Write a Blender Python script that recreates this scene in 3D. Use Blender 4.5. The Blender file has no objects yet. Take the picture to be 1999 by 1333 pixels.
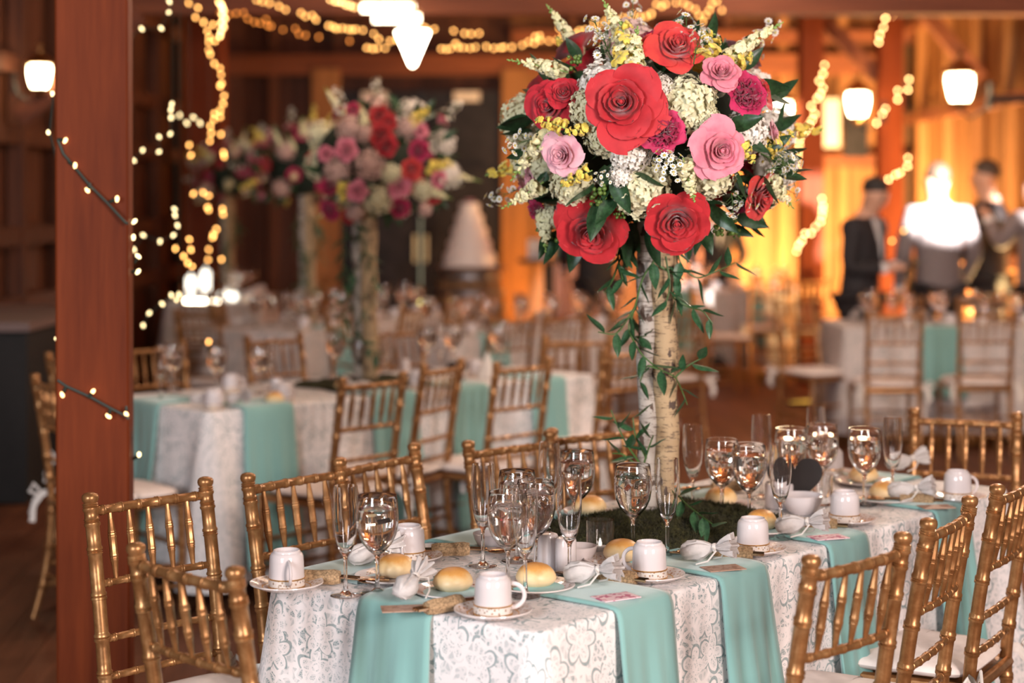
import bpy, math, random
from mathutils import Vector, Matrix
R = math.radians
PI = math.pi
rnd = random.Random(7)
sc = bpy.context.scene
COL = sc.collection

# ------------------------------------------------------------------ camera, world, lights, exposure
EYE, FPX, HOR = 1.59, 3400.0, 388.0
cam_d = bpy.data.cameras.new('camera')
cam = bpy.data.objects.new('camera', cam_d)
COL.objects.link(cam)
cam.location = (0, 0, EYE)
cam.rotation_euler = (R(90), 0, 0)
cam_d.sensor_width = 36
cam_d.lens = FPX / 1999 * 36
cam_d.shift_y = -(666.5 - HOR) / 1999
cam_d.clip_end = 100
cam_d.dof.use_dof = True
cam_d.dof.focus_distance = 3.88
cam_d.dof.aperture_fstop = 1.9
sc.camera = cam
sc.view_settings.view_transform = 'Standard'
sc.view_settings.look = 'None'
sc.view_settings.gamma = 1
sc.view_settings.exposure = 0.0
sc.view_settings.use_curve_mapping = False
sc.cycles.sample_clamp_indirect = 24
sc.cycles.max_bounces = 20
sc.cycles.transmission_bounces = 20
sc.cycles.glossy_bounces = 6
w = bpy.data.worlds.new('world')
sc.world = w
w.use_nodes = True
w.node_tree.nodes['Background'].inputs[0].default_value = (1.0, 0.80, 0.70, 1)
w.node_tree.nodes['Background'].inputs[1].default_value = 0.115


def light(kind, name, loc, energy, color, target=None, size=None, size_y=None, spot=None, blend=.5):
    d = bpy.data.lights.new(name, kind)
    d.energy = energy
    d.color = color
    if kind == 'AREA':
        d.shape = 'RECTANGLE'
        d.size = size
        d.size_y = size_y or size
    elif size is not None:
        d.shadow_soft_size = size
    if kind == 'SPOT':
        d.spot_size = R(spot)
        d.spot_blend = blend
    o = bpy.data.objects.new(name, d)
    COL.objects.link(o)
    o.location = loc
    if target is not None:
        o.rotation_euler = (Vector(target) - Vector(loc)).to_track_quat('-Z', 'Y').to_euler()
    return o


# two tall windows behind the photographer, to the left and the right of the entrance
for x, y, z, e, c in ((-3.15, -1.45, 2.2, 148, (.88, .94, 1.0)), (-2.55, -1.85, 2.2, 148, (.88, .94, 1.0)),
                      (2.15, -1.05, 2.3, 182, (1.0, .86, .79)), (2.75, -.70, 2.3, 182, (1.0, .86, .79))):
    light('AREA', 'window_pane', (x, y, z), e, c, (.3, 4.4, 1.05), .34, 1.9)
# unseen warm area lights over the middle of the barn
light('AREA', 'overhead_area_light', (-0.2, 7.6, 3.4), 18, (1.0, .66, .45), (-0.2, 7.6, 0), 1.0)
light('AREA', 'overhead_area_light', (1.6, 5.6, 3.6), 18, (1.0, .70, .50), (1.2, 5.2, 0), 1.0)
# unseen point lights added above the frame, for glass sparkle and brighter cloth
for x, y, z, e in ((-1.2, 6.2, 3.1, 22), (.4, 7.4, 3.2, 26), (-.6, 8.8, 3.4, 22), (1.6, 4.6, 3.0, 14), (.3, 3.0, 3.0, 9), (2.7, 8.3, 2.85, 210), (1.6, 12.2, 3.7, 60), (-1.6, 12.2, 3.9, 5), (-.2, 14.2, 4.1, 16), (-.3, 4.9, 3.0, 9)):
    light('POINT', 'overhead_fill', (x, y, z), e, (1.0, .80, .62), size=.035)
# amber uplights along the right and the back wall
light('AREA', 'uplight', (3.98, 16.5, .3), 620, (1.0, .66, .27), (4.25, 17.6, 3.2), .45)
light('AREA', 'uplight', (4.0, 13.7, .3), 380, (1.0, .66, .27), (4.3, 15.0, 3.6), .45)
light('AREA', 'uplight', (2.7, 17.9, .25), 210, (1.0, .62, .22), (2.9, 19, 2.2), .35)
light('AREA', 'uplight', (1.75, 18.1, .25), 95, (1.0, .62, .22), (1.7, 19, 1.2), .35)
light('AREA', 'uplight', (.05, 18.2, .2), 26, (1.0, .42, .08), (.05, 19, 2.0), .25)
# strobe on a stand that burns out the guest at the right
light('SPOT', 'strobe', (4.05, 9.6, 2.3), 11000, (1, .98, .94), (3.16, 12.75, 1.63), .05, None, 13.5, .2)
light('SPOT', 'strobe', (4.15, 9.6, 2.2), 7000, (1, .98, .94), (3.98, 13.0, 1.56), .05, None, 8.5, .2)


def P(px, py, h):                       # the point of height h seen at a pixel of the photograph
    s = (py - HOR) / (EYE - h)
    return Vector(((px - 1000) / s, FPX / s, h))


def P3(px, py, Y):                      # the point at distance Y seen at a pixel of the photograph
    return Vector(((px - 1000) * Y / FPX, Y, EYE - (py - HOR) * Y / FPX))


def SX(p):
    return 1000 + FPX * p[0] / max(p[1], .1)


# ------------------------------------------------------------------ materials
class NT:
    def __init__(s, name):
        s.m = bpy.data.materials.new(name)
        s.m.use_nodes = True
        s.t = s.m.node_tree
        s.b = s.t.nodes['Principled BSDF']

    def n(s, kind, **kw):
        nd = s.t.nodes.new(kind)
        for k, v in kw.items():
            if k.startswith('i_'):
                key = k[2:].replace('_', ' ')
                nd.inputs[key].default_value = v
            else:
                setattr(nd, k, v)
        return nd

    def l(s, a, b):
        s.t.links.new(a, b)

    def math(s, op, a, b=None, c=None, clamp=False):
        nd = s.t.nodes.new('ShaderNodeMath')
        nd.operation = op
        nd.use_clamp = clamp
        for i, v in enumerate((a, b, c)):
            if v is None:
                continue
            if hasattr(v, 'links'):
                s.l(v, nd.inputs[i])
            else:
                nd.inputs[i].default_value = v
        return nd.outputs[0]

    def ramp(s, fac, stops):
        nd = s.t.nodes.new('ShaderNodeValToRGB')
        e = nd.color_ramp.elements
        while len(e) < len(stops):
            e.new(.5)
        for q, (p, c) in zip(e, stops):
            q.position = p
            q.color = (*c, 1)
        s.l(fac, nd.inputs[0])
        return nd.outputs[0]

    def mix(s, fac, a, b, mode='MIX'):
        nd = s.t.nodes.new('ShaderNodeMix')
        nd.data_type = 'RGBA'
        nd.blend_type = mode
        for i, v in ((0, fac), (6, a), (7, b)):
            if hasattr(v, 'links'):
                s.l(v, nd.inputs[i])
            elif i == 0:
                nd.inputs[0].default_value = v
            else:
                nd.inputs[i].default_value = (*v, 1)
        return nd.outputs[2]

    def coord(s, which='Object', scale=(1, 1, 1)):
        tc = s.t.nodes.new('ShaderNodeTexCoord')
        mp = s.t.nodes.new('ShaderNodeMapping')
        mp.inputs['Scale'].default_value = scale
        s.l(tc.outputs[which], mp.inputs[0])
        return mp.outputs[0]

    def noise(s, vec, scale, detail=3, rough=.5):
        nd = s.t.nodes.new('ShaderNodeTexNoise')
        nd.inputs['Scale'].default_value = scale
        nd.inputs['Detail'].default_value = detail
        nd.inputs['Roughness'].default_value = rough
        s.l(vec, nd.inputs['Vector'])
        return nd

    def bump(s, h, strength=.3, dist=.01):
        nd = s.t.nodes.new('ShaderNodeBump')
        nd.inputs['Strength'].default_value = strength
        nd.inputs['Distance'].default_value = dist
        s.l(h, nd.inputs['Height'])
        s.l(nd.outputs[0], s.b.inputs['Normal'])

    def base(s, c):
        if hasattr(c, 'links'):
            s.l(c, s.b.inputs['Base Color'])
        else:
            s.b.inputs['Base Color'].default_value = (*c, 1)

    def set(s, **kw):
        for k, v in kw.items():
            s.b.inputs[k.replace('_', ' ')].default_value = v
        return s


def plain(name, c, rough=.5, metal=0, var=.12, scale=30, bump=0, **kw):
    t = NT(name)
    v = t.coord()
    nz = t.noise(v, scale)
    dark = tuple(x * (1 - var) for x in c)
    lite = tuple(min(1, x * (1 + var)) for x in c)
    t.base(t.ramp(nz.outputs[0], [(.3, dark), (.7, lite)]))
    t.set(Roughness=rough, Metallic=metal, **kw)
    if bump:
        t.bump(nz.outputs[0], bump, .004)
    return t.m


def wood(name, c1, c2, axis=2, rough=.55, grain=1.0, bump=.25, rand=.35, spec=.25):
    t = NT(name)
    sc_ = [14 * grain] * 3
    sc_[axis] = .9 * grain
    v = t.coord('Object', sc_)
    oi = t.n('ShaderNodeObjectInfo')
    add = t.n('ShaderNodeVectorMath', operation='ADD')
    cmb = t.n('ShaderNodeCombineXYZ')
    for i in range(3):
        t.l(t.math('MULTIPLY', oi.outputs['Random'], 37.0 + i), cmb.inputs[i])
    t.l(v, add.inputs[0])
    t.l(cmb.outputs[0], add.inputs[1])
    nz = t.noise(add.outputs[0], 1.6, 6, .62)
    nz2 = t.noise(add.outputs[0], 7, 3, .6)
    f = t.math('ADD', t.math('MULTIPLY', nz.outputs[0], .75), t.math('MULTIPLY', nz2.outputs[0], .25))
    c = t.ramp(f, [(.33, c2), (.5, tuple((a + b) / 2 for a, b in zip(c1, c2))), (.66, c1)])
    k = t.math('ADD', t.math('MULTIPLY', oi.outputs['Random'], rand), 1 - rand / 2)
    hs = t.n('ShaderNodeHueSaturation')
    t.l(c, hs.inputs['Color'])
    t.l(k, hs.inputs['Value'])
    t.base(hs.outputs[0])
    t.set(Roughness=rough)
    t.b.inputs['Specular IOR Level'].default_value = spec
    t.bump(f, bump, .003)
    return t.m


def emit(name, c, strength, sampled=False):
    t = NT(name)
    t.base((0.02, .02, .02))
    t.b.inputs['Emission Color'].default_value = (*c, 1)
    t.b.inputs['Emission Strength'].default_value = strength
    t.m.cycles.emission_sampling = 'AUTO' if sampled else 'NONE'
    return t.m


M = {}
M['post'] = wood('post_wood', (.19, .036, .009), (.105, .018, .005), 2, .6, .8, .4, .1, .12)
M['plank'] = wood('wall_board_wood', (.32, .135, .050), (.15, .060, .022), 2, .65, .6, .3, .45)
M['plank_shaded'] = wood('shaded_wall_board_wood', (.130, .042, .020), (.055, .018, .010), 2, .65, .6, .3, .45)  # same boards where the barn is dim: shade put into the wood colour
M['beam_x'] = wood('beam_wood', (.22, .065, .028), (.10, .028, .014), 0, .65, .6, .3, .2)
M['beam_y'] = wood('rafter_wood', (.30, .105, .045), (.14, .045, .02), 1, .65, .6, .3, .2)
M['floor'] = wood('floor_board_wood', (.20, .078, .040), (.10, .038, .020), 1, .5, .6, .25, .5, .12)
M['door'] = plain('dark_door_paint', (.020, .017, .022), .5, 0, .3, 6)
for k_ in ('door', ):
    M[k_].node_tree.nodes['Principled BSDF'].inputs['Specular IOR Level'].default_value = .12
M['sign'] = plain('white_plate', (.6, .52, .5), .6)
M['stage'] = plain('black_drape', (.012, .010, .010), .8)
M['counter'] = plain('greyed_counter_top', (.16, .10, .09), .6)
M['black_metal'] = plain('black_metal', (.015, .013, .012), .4, .6)
M['brass'] = plain('old_brass', (.50, .30, .13), .3, 1, .15, 60)
M['wire'] = plain('dark_green_wire', (.010, .022, .014), .45)


def gold():
    t = NT('gold_painted_wood')
    v = t.coord('Object', (1, 1, 1))
    nz = t.noise(v, 35, 4, .6)
    t.base(t.ramp(nz.outputs[0], [(.25, (.22, .095, .034)), (.5, (.34, .158, .058)), (.8, (.52, .29, .13))]))
    t.set(Metallic=.62, Roughness=.34)
    t.bump(nz.outputs[0], .12, .002)
    return t.m


M['gold'] = gold()
M['cushion'] = plain('ivory_cushion', (.78, .68, .64), .85, 0, .05, 40, .2)
M['ribbon'] = plain('white_ribbon', (.68, .62, .58), .8, 0, .05)
M['china'] = plain('white_china', (.63, .56, .56), .12, 0, .02)
M['goldband'] = plain('gold_band', (.72, .42, .16), .25, .9, .1)
M['white_plastic'] = plain('tealight_plastic', (.8, .76, .74), .4, 0, .03)
M['flame'] = emit('tealight_flame', (1, .9, .82), 1.2)
M['darkwood'] = plain('black_heart_board', (.014, .009, .008), .85)
M['metal_cutlery'] = plain('gilt_cutlery', (.62, .40, .24), .18, 1, .1)
M['burlap'] = plain('burlap_wrap', (.34, .22, .12), .9, 0, .45, 220, .6)
M['tulle'] = plain('white_tulle', (.66, .60, .58), .7, 0, .08, 90, .3)
M['tulle'].node_tree.nodes['Principled BSDF'].inputs['Transmission Weight'].default_value = .25
M['table'] = plain('table_ply', (.35, .24, .15), .6)
M['teal'] = None


def fabric(name, c, c2, weave=900):
    t = NT(name)
    v = t.coord('Object')
    nz = t.noise(v, 3.0, 3)
    fine = t.noise(v, weave, 1)
    t.base(t.ramp(nz.outputs[0], [(.3, c2), (.7, c)]))
    t.set(Roughness=.72)
    t.b.inputs['Sheen Weight'].default_value = .5
    t.bump(t.math('ADD', nz.outputs[0], t.math('MULTIPLY', fine.outputs[0], .15)), .15, .01)
    return t.m


M['teal'] = fabric('teal_satin', (.20, .39, .365), (.165, .345, .325))
M['teal_dark'] = fabric('teal_underlay', (.11, .33, .33), (.09, .28, .29))


def lace(name, tint, under=(.085, .19, .205)):
    """white corded lace over a blue-green underlay: flowers, scrolls and net in cloth coordinates (metres)"""
    t = NT(name)
    tc = t.n('ShaderNodeTexCoord')
    uv = tc.outputs['UV']

    def warp(vec, scale, amt):
        wn = t.noise(vec, scale, 1)
        sub = t.n('ShaderNodeVectorMath', operation='SUBTRACT')
        t.l(wn.outputs['Color'], sub.inputs[0])
        sub.inputs[1].default_value = (.5, .5, .5)
        scl = t.n('ShaderNodeVectorMath', operation='SCALE')
        t.l(sub.outputs[0], scl.inputs[0])
        scl.inputs['Scale'].default_value = amt
        wv = t.n('ShaderNodeVectorMath', operation='ADD')
        t.l(vec, wv.inputs[0])
        t.l(scl.outputs[0], wv.inputs[1])
        return wv.outputs[0]
    wv = warp(uv, 14, .045)

    def flowers(scale, petals, size, wdt, off, vec):
        ad = t.n('ShaderNodeVectorMath', operation='ADD')
        t.l(vec, ad.inputs[0])
        ad.inputs[1].default_value = (off, off * .7, 0)
        vo = t.n('ShaderNodeTexVoronoi')
        vo.voronoi_dimensions = '2D'
        vo.inputs['Scale'].default_value = scale
        vo.inputs['Randomness'].default_value = .6
        t.l(ad.outputs[0], vo.inputs['Vector'])
        d = t.n('ShaderNodeVectorMath', operation='SUBTRACT')
        t.l(ad.outputs[0], d.inputs[0])
        t.l(vo.outputs['Position'], d.inputs[1])
        sp = t.n('ShaderNodeSeparateXYZ')
        t.l(d.outputs[0], sp.inputs[0])
        ang = t.math('ARCTAN2', sp.outputs[1], sp.outputs[0])
        r = vo.outputs['Distance']
        pet = t.math('ABSOLUTE', t.math('COSINE', t.math('MULTIPLY', ang, petals / 2)))
        rr = t.math('MULTIPLY', t.math('ADD', t.math('MULTIPLY', pet, .55), .45), size)
        rim = t.math('LESS_THAN', t.math('ABSOLUTE', t.math('SUBTRACT', r, rr)), wdt)
        inside = t.math('LESS_THAN', r, rr)
        ctr = t.math('LESS_THAN', r, size * .16)
        ring = t.math('LESS_THAN', t.math('ABSOLUTE', t.math('SUBTRACT', r, size * .30)), wdt * .6)
        return rim, inside, t.math('MAXIMUM', ctr, ring), rr, r
    rim1, in1, c1, rr1, r1 = flowers(10.5, 5, .43, .035, 0, warp(uv, 14, .02))
    # dense worked ground: cords of two sizes
    def cords(scale, w_, vec):
        ve = t.n('ShaderNodeTexVoronoi')
        ve.voronoi_dimensions = '2D'
        ve.feature = 'DISTANCE_TO_EDGE'
        ve.inputs['Scale'].default_value = scale
        t.l(vec, ve.inputs['Vector'])
        return t.math('LESS_THAN', ve.outputs['Distance'], w_)
    wv2 = warp(uv, 30, .03)
    big = cords(24, .115, wv2)
    small = cords(62, .17, wv2)
    net = t.math('MULTIPLY', cords(210, .17, uv), .62)
    # leaf-shaped solid patches, outlined
    sol = t.noise(wv, 17, 1)
    solid = t.math('GREATER_THAN', sol.outputs[0], .50)
    edge = t.math('LESS_THAN', t.math('ABSOLUTE', t.math('SUBTRACT', sol.outputs[0], .50)), .022)
    body = t.math('MULTIPLY', solid, .55)
    ground = t.math('MAXIMUM', t.math('MAXIMUM', body, edge), t.math('MAXIMUM', big, t.math('MULTIPLY', small, .85)))
    ground = t.math('MAXIMUM', ground, net)
    # inside flowers: paler net with cords, clear halo just outside
    fl = t.math('MAXIMUM', t.math('MULTIPLY', t.math('MAXIMUM', small, t.math('MULTIPLY', cords(210, .22, uv), .9)), .95), .30)
    m = t.math('ADD', t.math('MULTIPLY', in1, fl), t.math('MULTIPLY', t.math('SUBTRACT', 1, in1), ground))
    halo = t.math('LESS_THAN', t.math('ABSOLUTE', t.math('SUBTRACT', r1, t.math('ADD', rr1, .080))), .036)
    pick = t.noise(uv, 9, 0)
    halo = t.math('MULTIPLY', halo, t.math('GREATER_THAN', pick.outputs[0], .46))
    m = t.math('MULTIPLY', m, t.math('SUBTRACT', 1, t.math('MULTIPLY', halo, .75)))
    m = t.math('MAXIMUM', m, t.math('MAXIMUM', rim1, c1))
    m = t.math('ADD', t.math('MULTIPLY', m, .84), .14)
    t.base(t.mix(m, under, tint))
    t.set(Roughness=.8)
    t.b.inputs['Sheen Weight'].default_value = .1
    t.bump(m, .6, .003)
    return t.m


M['lace'] = lace('white_lace_on_teal', (.84, .77, .76))
M['lace_dim'] = lace('dimmed_white_lace', (.66, .56, .53))  # same lace with a duller tint: weaker far light put into the colour


def glassmat(name, ior, tint=(1, 1, 1), rough=0.0):
    t = NT(name)
    t.base(tint)
    t.set(Roughness=rough, IOR=ior)
    t.b.inputs['Transmission Weight'].default_value = 1
    return t.m


M['glass'] = glassmat('clear_glass', 1.46)
M['water'] = glassmat('water', 1.33, (1, .985, .97))
M['ice'] = glassmat('ice', 1.24, (1, 1, 1), .02)


def chinapat():
    t = NT('floral_rim_china')
    v = t.coord('Object')
    vo = t.n('ShaderNodeTexVoronoi')
    vo.inputs['Scale'].default_value = 130
    t.l(v, vo.inputs['Vector'])
    dots = t.math('LESS_THAN', vo.outputs['Distance'], .36)
    sp = t.n('ShaderNodeSeparateXYZ')
    t.l(v, sp.inputs[0])
    r = t.math('SQRT', t.math('ADD', t.math('MULTIPLY', sp.outputs[0], sp.outputs[0]), t.math('MULTIPLY', sp.outputs[1], sp.outputs[1])))
    band = t.math('MULTIPLY', t.math('GREATER_THAN', r, .052), t.math('LESS_THAN', r, .073))
    f = t.math('MULTIPLY', dots, band)
    rc = t.ramp(vo.outputs['Color'], [(.3, (.38, .16, .11)), (.6, (.42, .27, .14)), (.9, (.22, .20, .22))])
    gl = t.math('LESS_THAN', t.math('ABSOLUTE', t.math('SUBTRACT', r, .051)), .0012)
    c = t.mix(f, (.66, .58, .56), rc)
    c = t.mix(gl, c, (.6, .34, .14))
    t.base(c)
    t.set(Roughness=.12)
    return t.m


def bandpat():
    t = NT('floral_band_china')
    v = t.coord('Object')
    vo = t.n('ShaderNodeTexVoronoi')
    vo.inputs['Scale'].default_value = 150
    t.l(v, vo.inputs['Vector'])
    dots = t.math('LESS_THAN', vo.outputs['Distance'], .33)
    rc = t.ramp(vo.outputs['Color'], [(.3, (.36, .22, .14)), (.6, (.25, .22, .22)), (.9, (.50, .32, .16))])
    t.base(t.mix(dots, (.68, .60, .55), rc))
    t.set(Roughness=.12)
    return t.m


M['rim'] = chinapat()
M['band'] = bandpat()


def bread():
    t = NT('bread_crust')
    v = t.coord('Object')
    sp = t.n('ShaderNodeSeparateXYZ')
    t.l(v, sp.inputs[0])
    nz = t.noise(v, 40, 4)
    f = t.math('ADD', t.math('MULTIPLY', sp.outputs[2], 17), t.math('MULTIPLY', t.math('SUBTRACT', nz.outputs[0], .5), .35))
    t.base(t.ramp(f, [(.16, (.78, .60, .38)), (.48, (.80, .55, .27)), (.66, (.66, .32, .085)), (.95, (.46, .165, .035))]))
    t.set(Roughness=.42)
    t.bump(nz.outputs[0], .15, .003)
    return t.m


M['bread'] = bread()


def birch(name, c):
    t = NT(name)
    v = t.coord('Object', (22, 22, 160))
    nz = t.noise(v, 1.0, 3, .7)
    v2 = t.coord('Object', (30, 30, 18))
    n2 = t.noise(v2, 1.0, 4, .6)
    v3 = t.coord('Object', (1, 1, 1))
    n3 = t.noise(v3, 7, 2)
    dash = t.math('GREATER_THAN', nz.outputs[0], .57)
    spot = t.math('GREATER_THAN', n2.outputs[0], .61)
    blk = t.math('MAXIMUM', t.math('MULTIPLY', dash, .7), spot)
    c1 = t.mix(n3.outputs[0], tuple(x * .72 for x in c), c)
    t.base(t.mix(blk, c1, (.09, .055, .04)))
    t.set(Roughness=.8)
    t.bump(t.math('SUBTRACT', n2.outputs[0], t.math('MULTIPLY', blk, .6)), .6, .004)
    return t.m


M['birch'] = birch('grey_birch_bark', (.46, .40, .35))
M['birch2'] = birch('tan_birch_bark', (.50, .34, .19))


def moss():
    t = NT('moss')
    v = t.coord('Object')
    nz = t.noise(v, 38, 6, .7)
    n2 = t.noise(v, 220, 3, .7)
    f = t.math('ADD', t.math('MULTIPLY', nz.outputs[0], .6), t.math('MULTIPLY', n2.outputs[0], .4))
    t.base(t.ramp(f, [(.38, (.010, .010, .004)), (.52, (.050, .046, .012)), (.70, (.14, .125, .03))]))
    t.set(Roughness=.95)
    t.bump(f, 1.0, .02)
    return t.m


M['moss'] = moss()


def petal(name, c, deep, trans=.12, scale=18):
    t = NT(name)
    v = t.coord('Object')
    nz = t.noise(v, scale / 10, 3)
    t.base(t.ramp(nz.outputs[0], [(.3, deep), (.62, c)]))
    t.set(Roughness=.55)
    t.b.inputs['Specular IOR Level'].default_value = .25
    t.b.inputs['Sheen Weight'].default_value = .3
    t.b.inputs['Subsurface Weight'].default_value = 0
    return t.m


M['red'] = petal('scarlet_petals', (.50, .020, .028), (.33, .008, .014))
M['crimson'] = petal('dark_red_petals', (.48, .014, .028), (.28, .006, .014))
M['coral'] = petal('coral_petals', (.62, .050, .040), (.47, .020, .030))
M['pink'] = petal('pink_petals', (.74, .24, .30), (.60, .13, .20))
M['palepink'] = petal('pale_pink_petals', (.78, .43, .48), (.68, .26, .34))
M['magenta'] = petal('magenta_petals', (.52, .018, .10), (.30, .006, .045))
M['hyd_white'] = petal('white_hydrangea', (.86, .80, .74), (.74, .68, .58), scale=60)
M['hyd_green'] = petal('cream_green_hydrangea', (.78, .73, .50), (.60, .56, .32), scale=60)
M['hyd_pink'] = petal('blush_hydrangea', (.66, .42, .38), (.50, .34, .26), scale=60)
M['yellow'] = petal('yellow_petals', (.86, .68, .13), (.72, .52, .07))
M['cream'] = petal('cream_petals', (.86, .80, .52), (.72, .66, .34))
M['white'] = petal('white_petals', (.88, .86, .80), (.78, .74, .66))
M['leaf'] = plain('dark_leaf', (.022, .060, .022), .38, 0, .45, 12)
M['leaf2'] = plain('vine_leaf', (.030, .085, .035), .33, 0, .4, 12)
M['bud'] = plain('green_bud', (.22, .34, .08), .5, 0, .25)
M['stem'] = plain('green_stem', (.06, .12, .03), .5)
M['berry'] = plain('green_berry', (.10, .17, .03), .3)
M['eye'] = plain('flower_centre', (.55, .42, .06), .7)
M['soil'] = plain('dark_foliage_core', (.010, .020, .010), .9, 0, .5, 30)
M['skin'] = plain('skin', (.62, .33, .22), .5, 0, .05)
M['hair'] = plain('dark_hair', (.018, .012, .010), .6)
M['hair2'] = plain('brown_hair', (.07, .04, .025), .6)
M['suit'] = plain('black_suit_cloth', (.022, .017, .019), .8)
M['suit2'] = plain('charcoal_suit_cloth', (.045, .032, .034), .8)
M['suit3'] = plain('grey_suit_cloth', (.20, .16, .16), .8)
M['shirt'] = plain('white_shirt', (.75, .70, .70), .7)
M['cake'] = plain('white_icing', (.90, .78, .72), .5, 0, .04)
M['oak'] = wood('barrel_oak', (.30, .16, .08), (.15, .08, .04), 2, .6, .8)
M['hoop'] = plain('grey_hoop', (.20, .19, .20), .35, .8)
M['pinkcard'] = None


def card(name, c, c2):
    t = NT(name)
    v = t.coord('Object')
    nz = t.noise(v, 55, 2)
    t.base(t.ramp(nz.outputs[0], [(.52, c), (.56, c2)]))
    t.set(Roughness=.5)
    return t.m


M['pinkcard'] = card('printed_pink_card', (.80, .56, .60), (.50, .12, .22))
M['browncard'] = card('printed_kraft_card', (.42, .25, .18), (.30, .16, .11))


# ------------------------------------------------------------------ mesh helpers
class MB:
    def __init__(s):
        s.v, s.f, s.mi, s.uv = [], [], [], None
        s.cur = 0

    def add(s, vs, fs):
        o = len(s.v)
        s.v += [tuple(q) for q in vs]
        for f in fs:
            s.f.append(tuple(i + o for i in f))
            s.mi.append(s.cur)
        return s

    def box(s, c, d, m=None):
        vs = []
        for z in (-.5, .5):
            for x, y in ((-.5, -.5), (.5, -.5), (.5, .5), (-.5, .5)):
                p = Vector((x * d[0], y * d[1], z * d[2]))
                if m is not None:
                    p = m @ p
                vs.append(p + Vector(c))
        return s.add(vs, [(3, 2, 1, 0), (4, 5, 6, 7), (0, 1, 5, 4), (1, 2, 6, 5), (2, 3, 7, 6), (3, 0, 4, 7)])

    def bar(s, a, b, w_, h_):
        a, b = Vector(a), Vector(b)
        d = b - a
        q = d.to_track_quat('Z', 'Y').to_matrix()
        return s.box((a + b) / 2, (w_, h_, d.length), q)

    def tube(s, path, radii, seg=8, cap=True, squash=1.0):
        path = [Vector(p) for p in path]
        n = len(path)
        if not hasattr(radii, '__len__'):
            radii = [radii] * n
        vs = []
        up = None
        for i, p in enumerate(path):
            t = (path[min(i + 1, n - 1)] - path[max(i - 1, 0)])
            t = t.normalized() if t.length > 1e-9 else Vector((0, 0, 1))
            if up is None:
                up = Vector((0, 1, 0)) if abs(t.y) < .9 else Vector((1, 0, 0))
            x = up.cross(t)
            if x.length < 1e-6:
                x = Vector((1, 0, 0)).cross(t)
            x.normalize()
            y = t.cross(x).normalized()
            up = y
            for k in range(seg):
                a = 2 * PI * k / seg
                vs.append(p + (x * math.cos(a) + y * math.sin(a) * squash) * radii[i])
        fs = []
        for i in range(n - 1):
            for k in range(seg):
                k2 = (k + 1) % seg
                fs.append((i * seg + k, i * seg + k2, (i + 1) * seg + k2, (i + 1) * seg + k))
        if cap:
            fs.append(tuple(reversed(range(seg))))
            fs.append(tuple((n - 1) * seg + k for k in range(seg)))
        return s.add(vs, fs)

    def lathe(s, prof, seg=24, c=(0, 0, 0), m=None, fn=None):
        """prof: (r, z) pairs; a closed surface if both ends have r = 0"""
        vs, idx = [], []
        c = Vector(c)
        for r, z in prof:
            if r < 1e-6:
                vs.append(Vector((0, 0, z)))
                idx.append([len(vs) - 1] * seg)
            else:
                row = []
                for k in range(seg):
                    a = 2 * PI * k / seg
                    rr = r * (fn(a, z) if fn else 1)
                    vs.append(Vector((rr * math.cos(a), rr * math.sin(a), z)))
                    row.append(len(vs) - 1)
                idx.append(row)
        fs = []
        for i in range(len(prof) - 1):
            A, B = idx[i], idx[i + 1]
            for k in range(seg):
                k2 = (k + 1) % seg
                q = []
                for t in (A[k], A[k2], B[k2], B[k]):
                    if t not in q:
                        q.append(t)
                if len(q) > 2:
                    fs.append(tuple(q))
        if m is not None:
            vs = [m @ p for p in vs]
        return s.add([p + c for p in vs], fs)

    def ball(s, c, r, seg=12, rings=8, sc_=(1, 1, 1), m=None):
        prof = [(math.sin(PI * i / rings) * r, -math.cos(PI * i / rings) * r) for i in range(rings + 1)]
        prof[0] = (0, -r)
        prof[-1] = (0, r)
        S = Matrix.Diagonal(Vector(sc_)).to_3x3()
        if m is not None:
            S = m @ S
        return s.lathe(prof, seg, c, S)

    def grid(s, fn, nu, nv, uvfn=None):
        vs = [fn(i / nu, j / nv) for j in range(nv + 1) for i in range(nu + 1)]
        fs = [(j * (nu + 1) + i, j * (nu + 1) + i + 1, (j + 1) * (nu + 1) + i + 1, (j + 1) * (nu + 1) + i)
              for j in range(nv) for i in range(nu)]
        return s.add(vs, fs)

    def mesh(s, name, mats=None, smooth=True, uv=None):
        me = bpy.data.meshes.new(name)
        me.from_pydata(s.v, [], s.f)
        for m_ in (mats if isinstance(mats, (list, tuple)) else [mats]):
            me.materials.append(m_)
        if any(s.mi):
            me.polygons.foreach_set('material_index', s.mi)
        if smooth:
            me.polygons.foreach_set('use_smooth', [True] * len(me.polygons))
            if smooth != 'all':
                me.set_sharp_from_angle(angle=R(40))
        if uv:
            l = me.uv_layers.new(name='UVMap')
            for lp in me.loops:
                l.data[lp.index].uv = uv[lp.vertex_index]
        me.update()
        return me

    def build(s, name, mats, parent=None, loc=(0, 0, 0), smooth=True, uv=None):
        return obj(name, s.mesh(name, mats, smooth, uv), parent, loc)


def obj(name, me, parent=None, loc=(0, 0, 0), rot=None, scale=None, mat=None):
    o = bpy.data.objects.new(name, me)
    COL.objects.link(o)
    o.location = loc
    if rot is not None:
        o.rotation_euler = rot
    if scale is not None:
        o.scale = (scale,) * 3 if not hasattr(scale, '__len__') else scale
    if parent is not None:
        o.parent = parent
    if mat is not None:
        o.material_slots[0].link = 'OBJECT'
        o.material_slots[0].material = mat
    return o


ALL = []


def tag(o, label, cat, group=None):
    o['label'] = label
    o['category'] = cat
    if group:
        o['group'] = group
    ALL.append(o)
    return o


def thing(name, label, cat, loc=(0, 0, 0), rz=0, group=None):
    o = bpy.data.objects.new(name, None)
    o.empty_display_size = .05
    COL.objects.link(o)
    o.location = loc
    o.rotation_euler = (0, 0, rz)
    return tag(o, label, cat, group)


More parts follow.
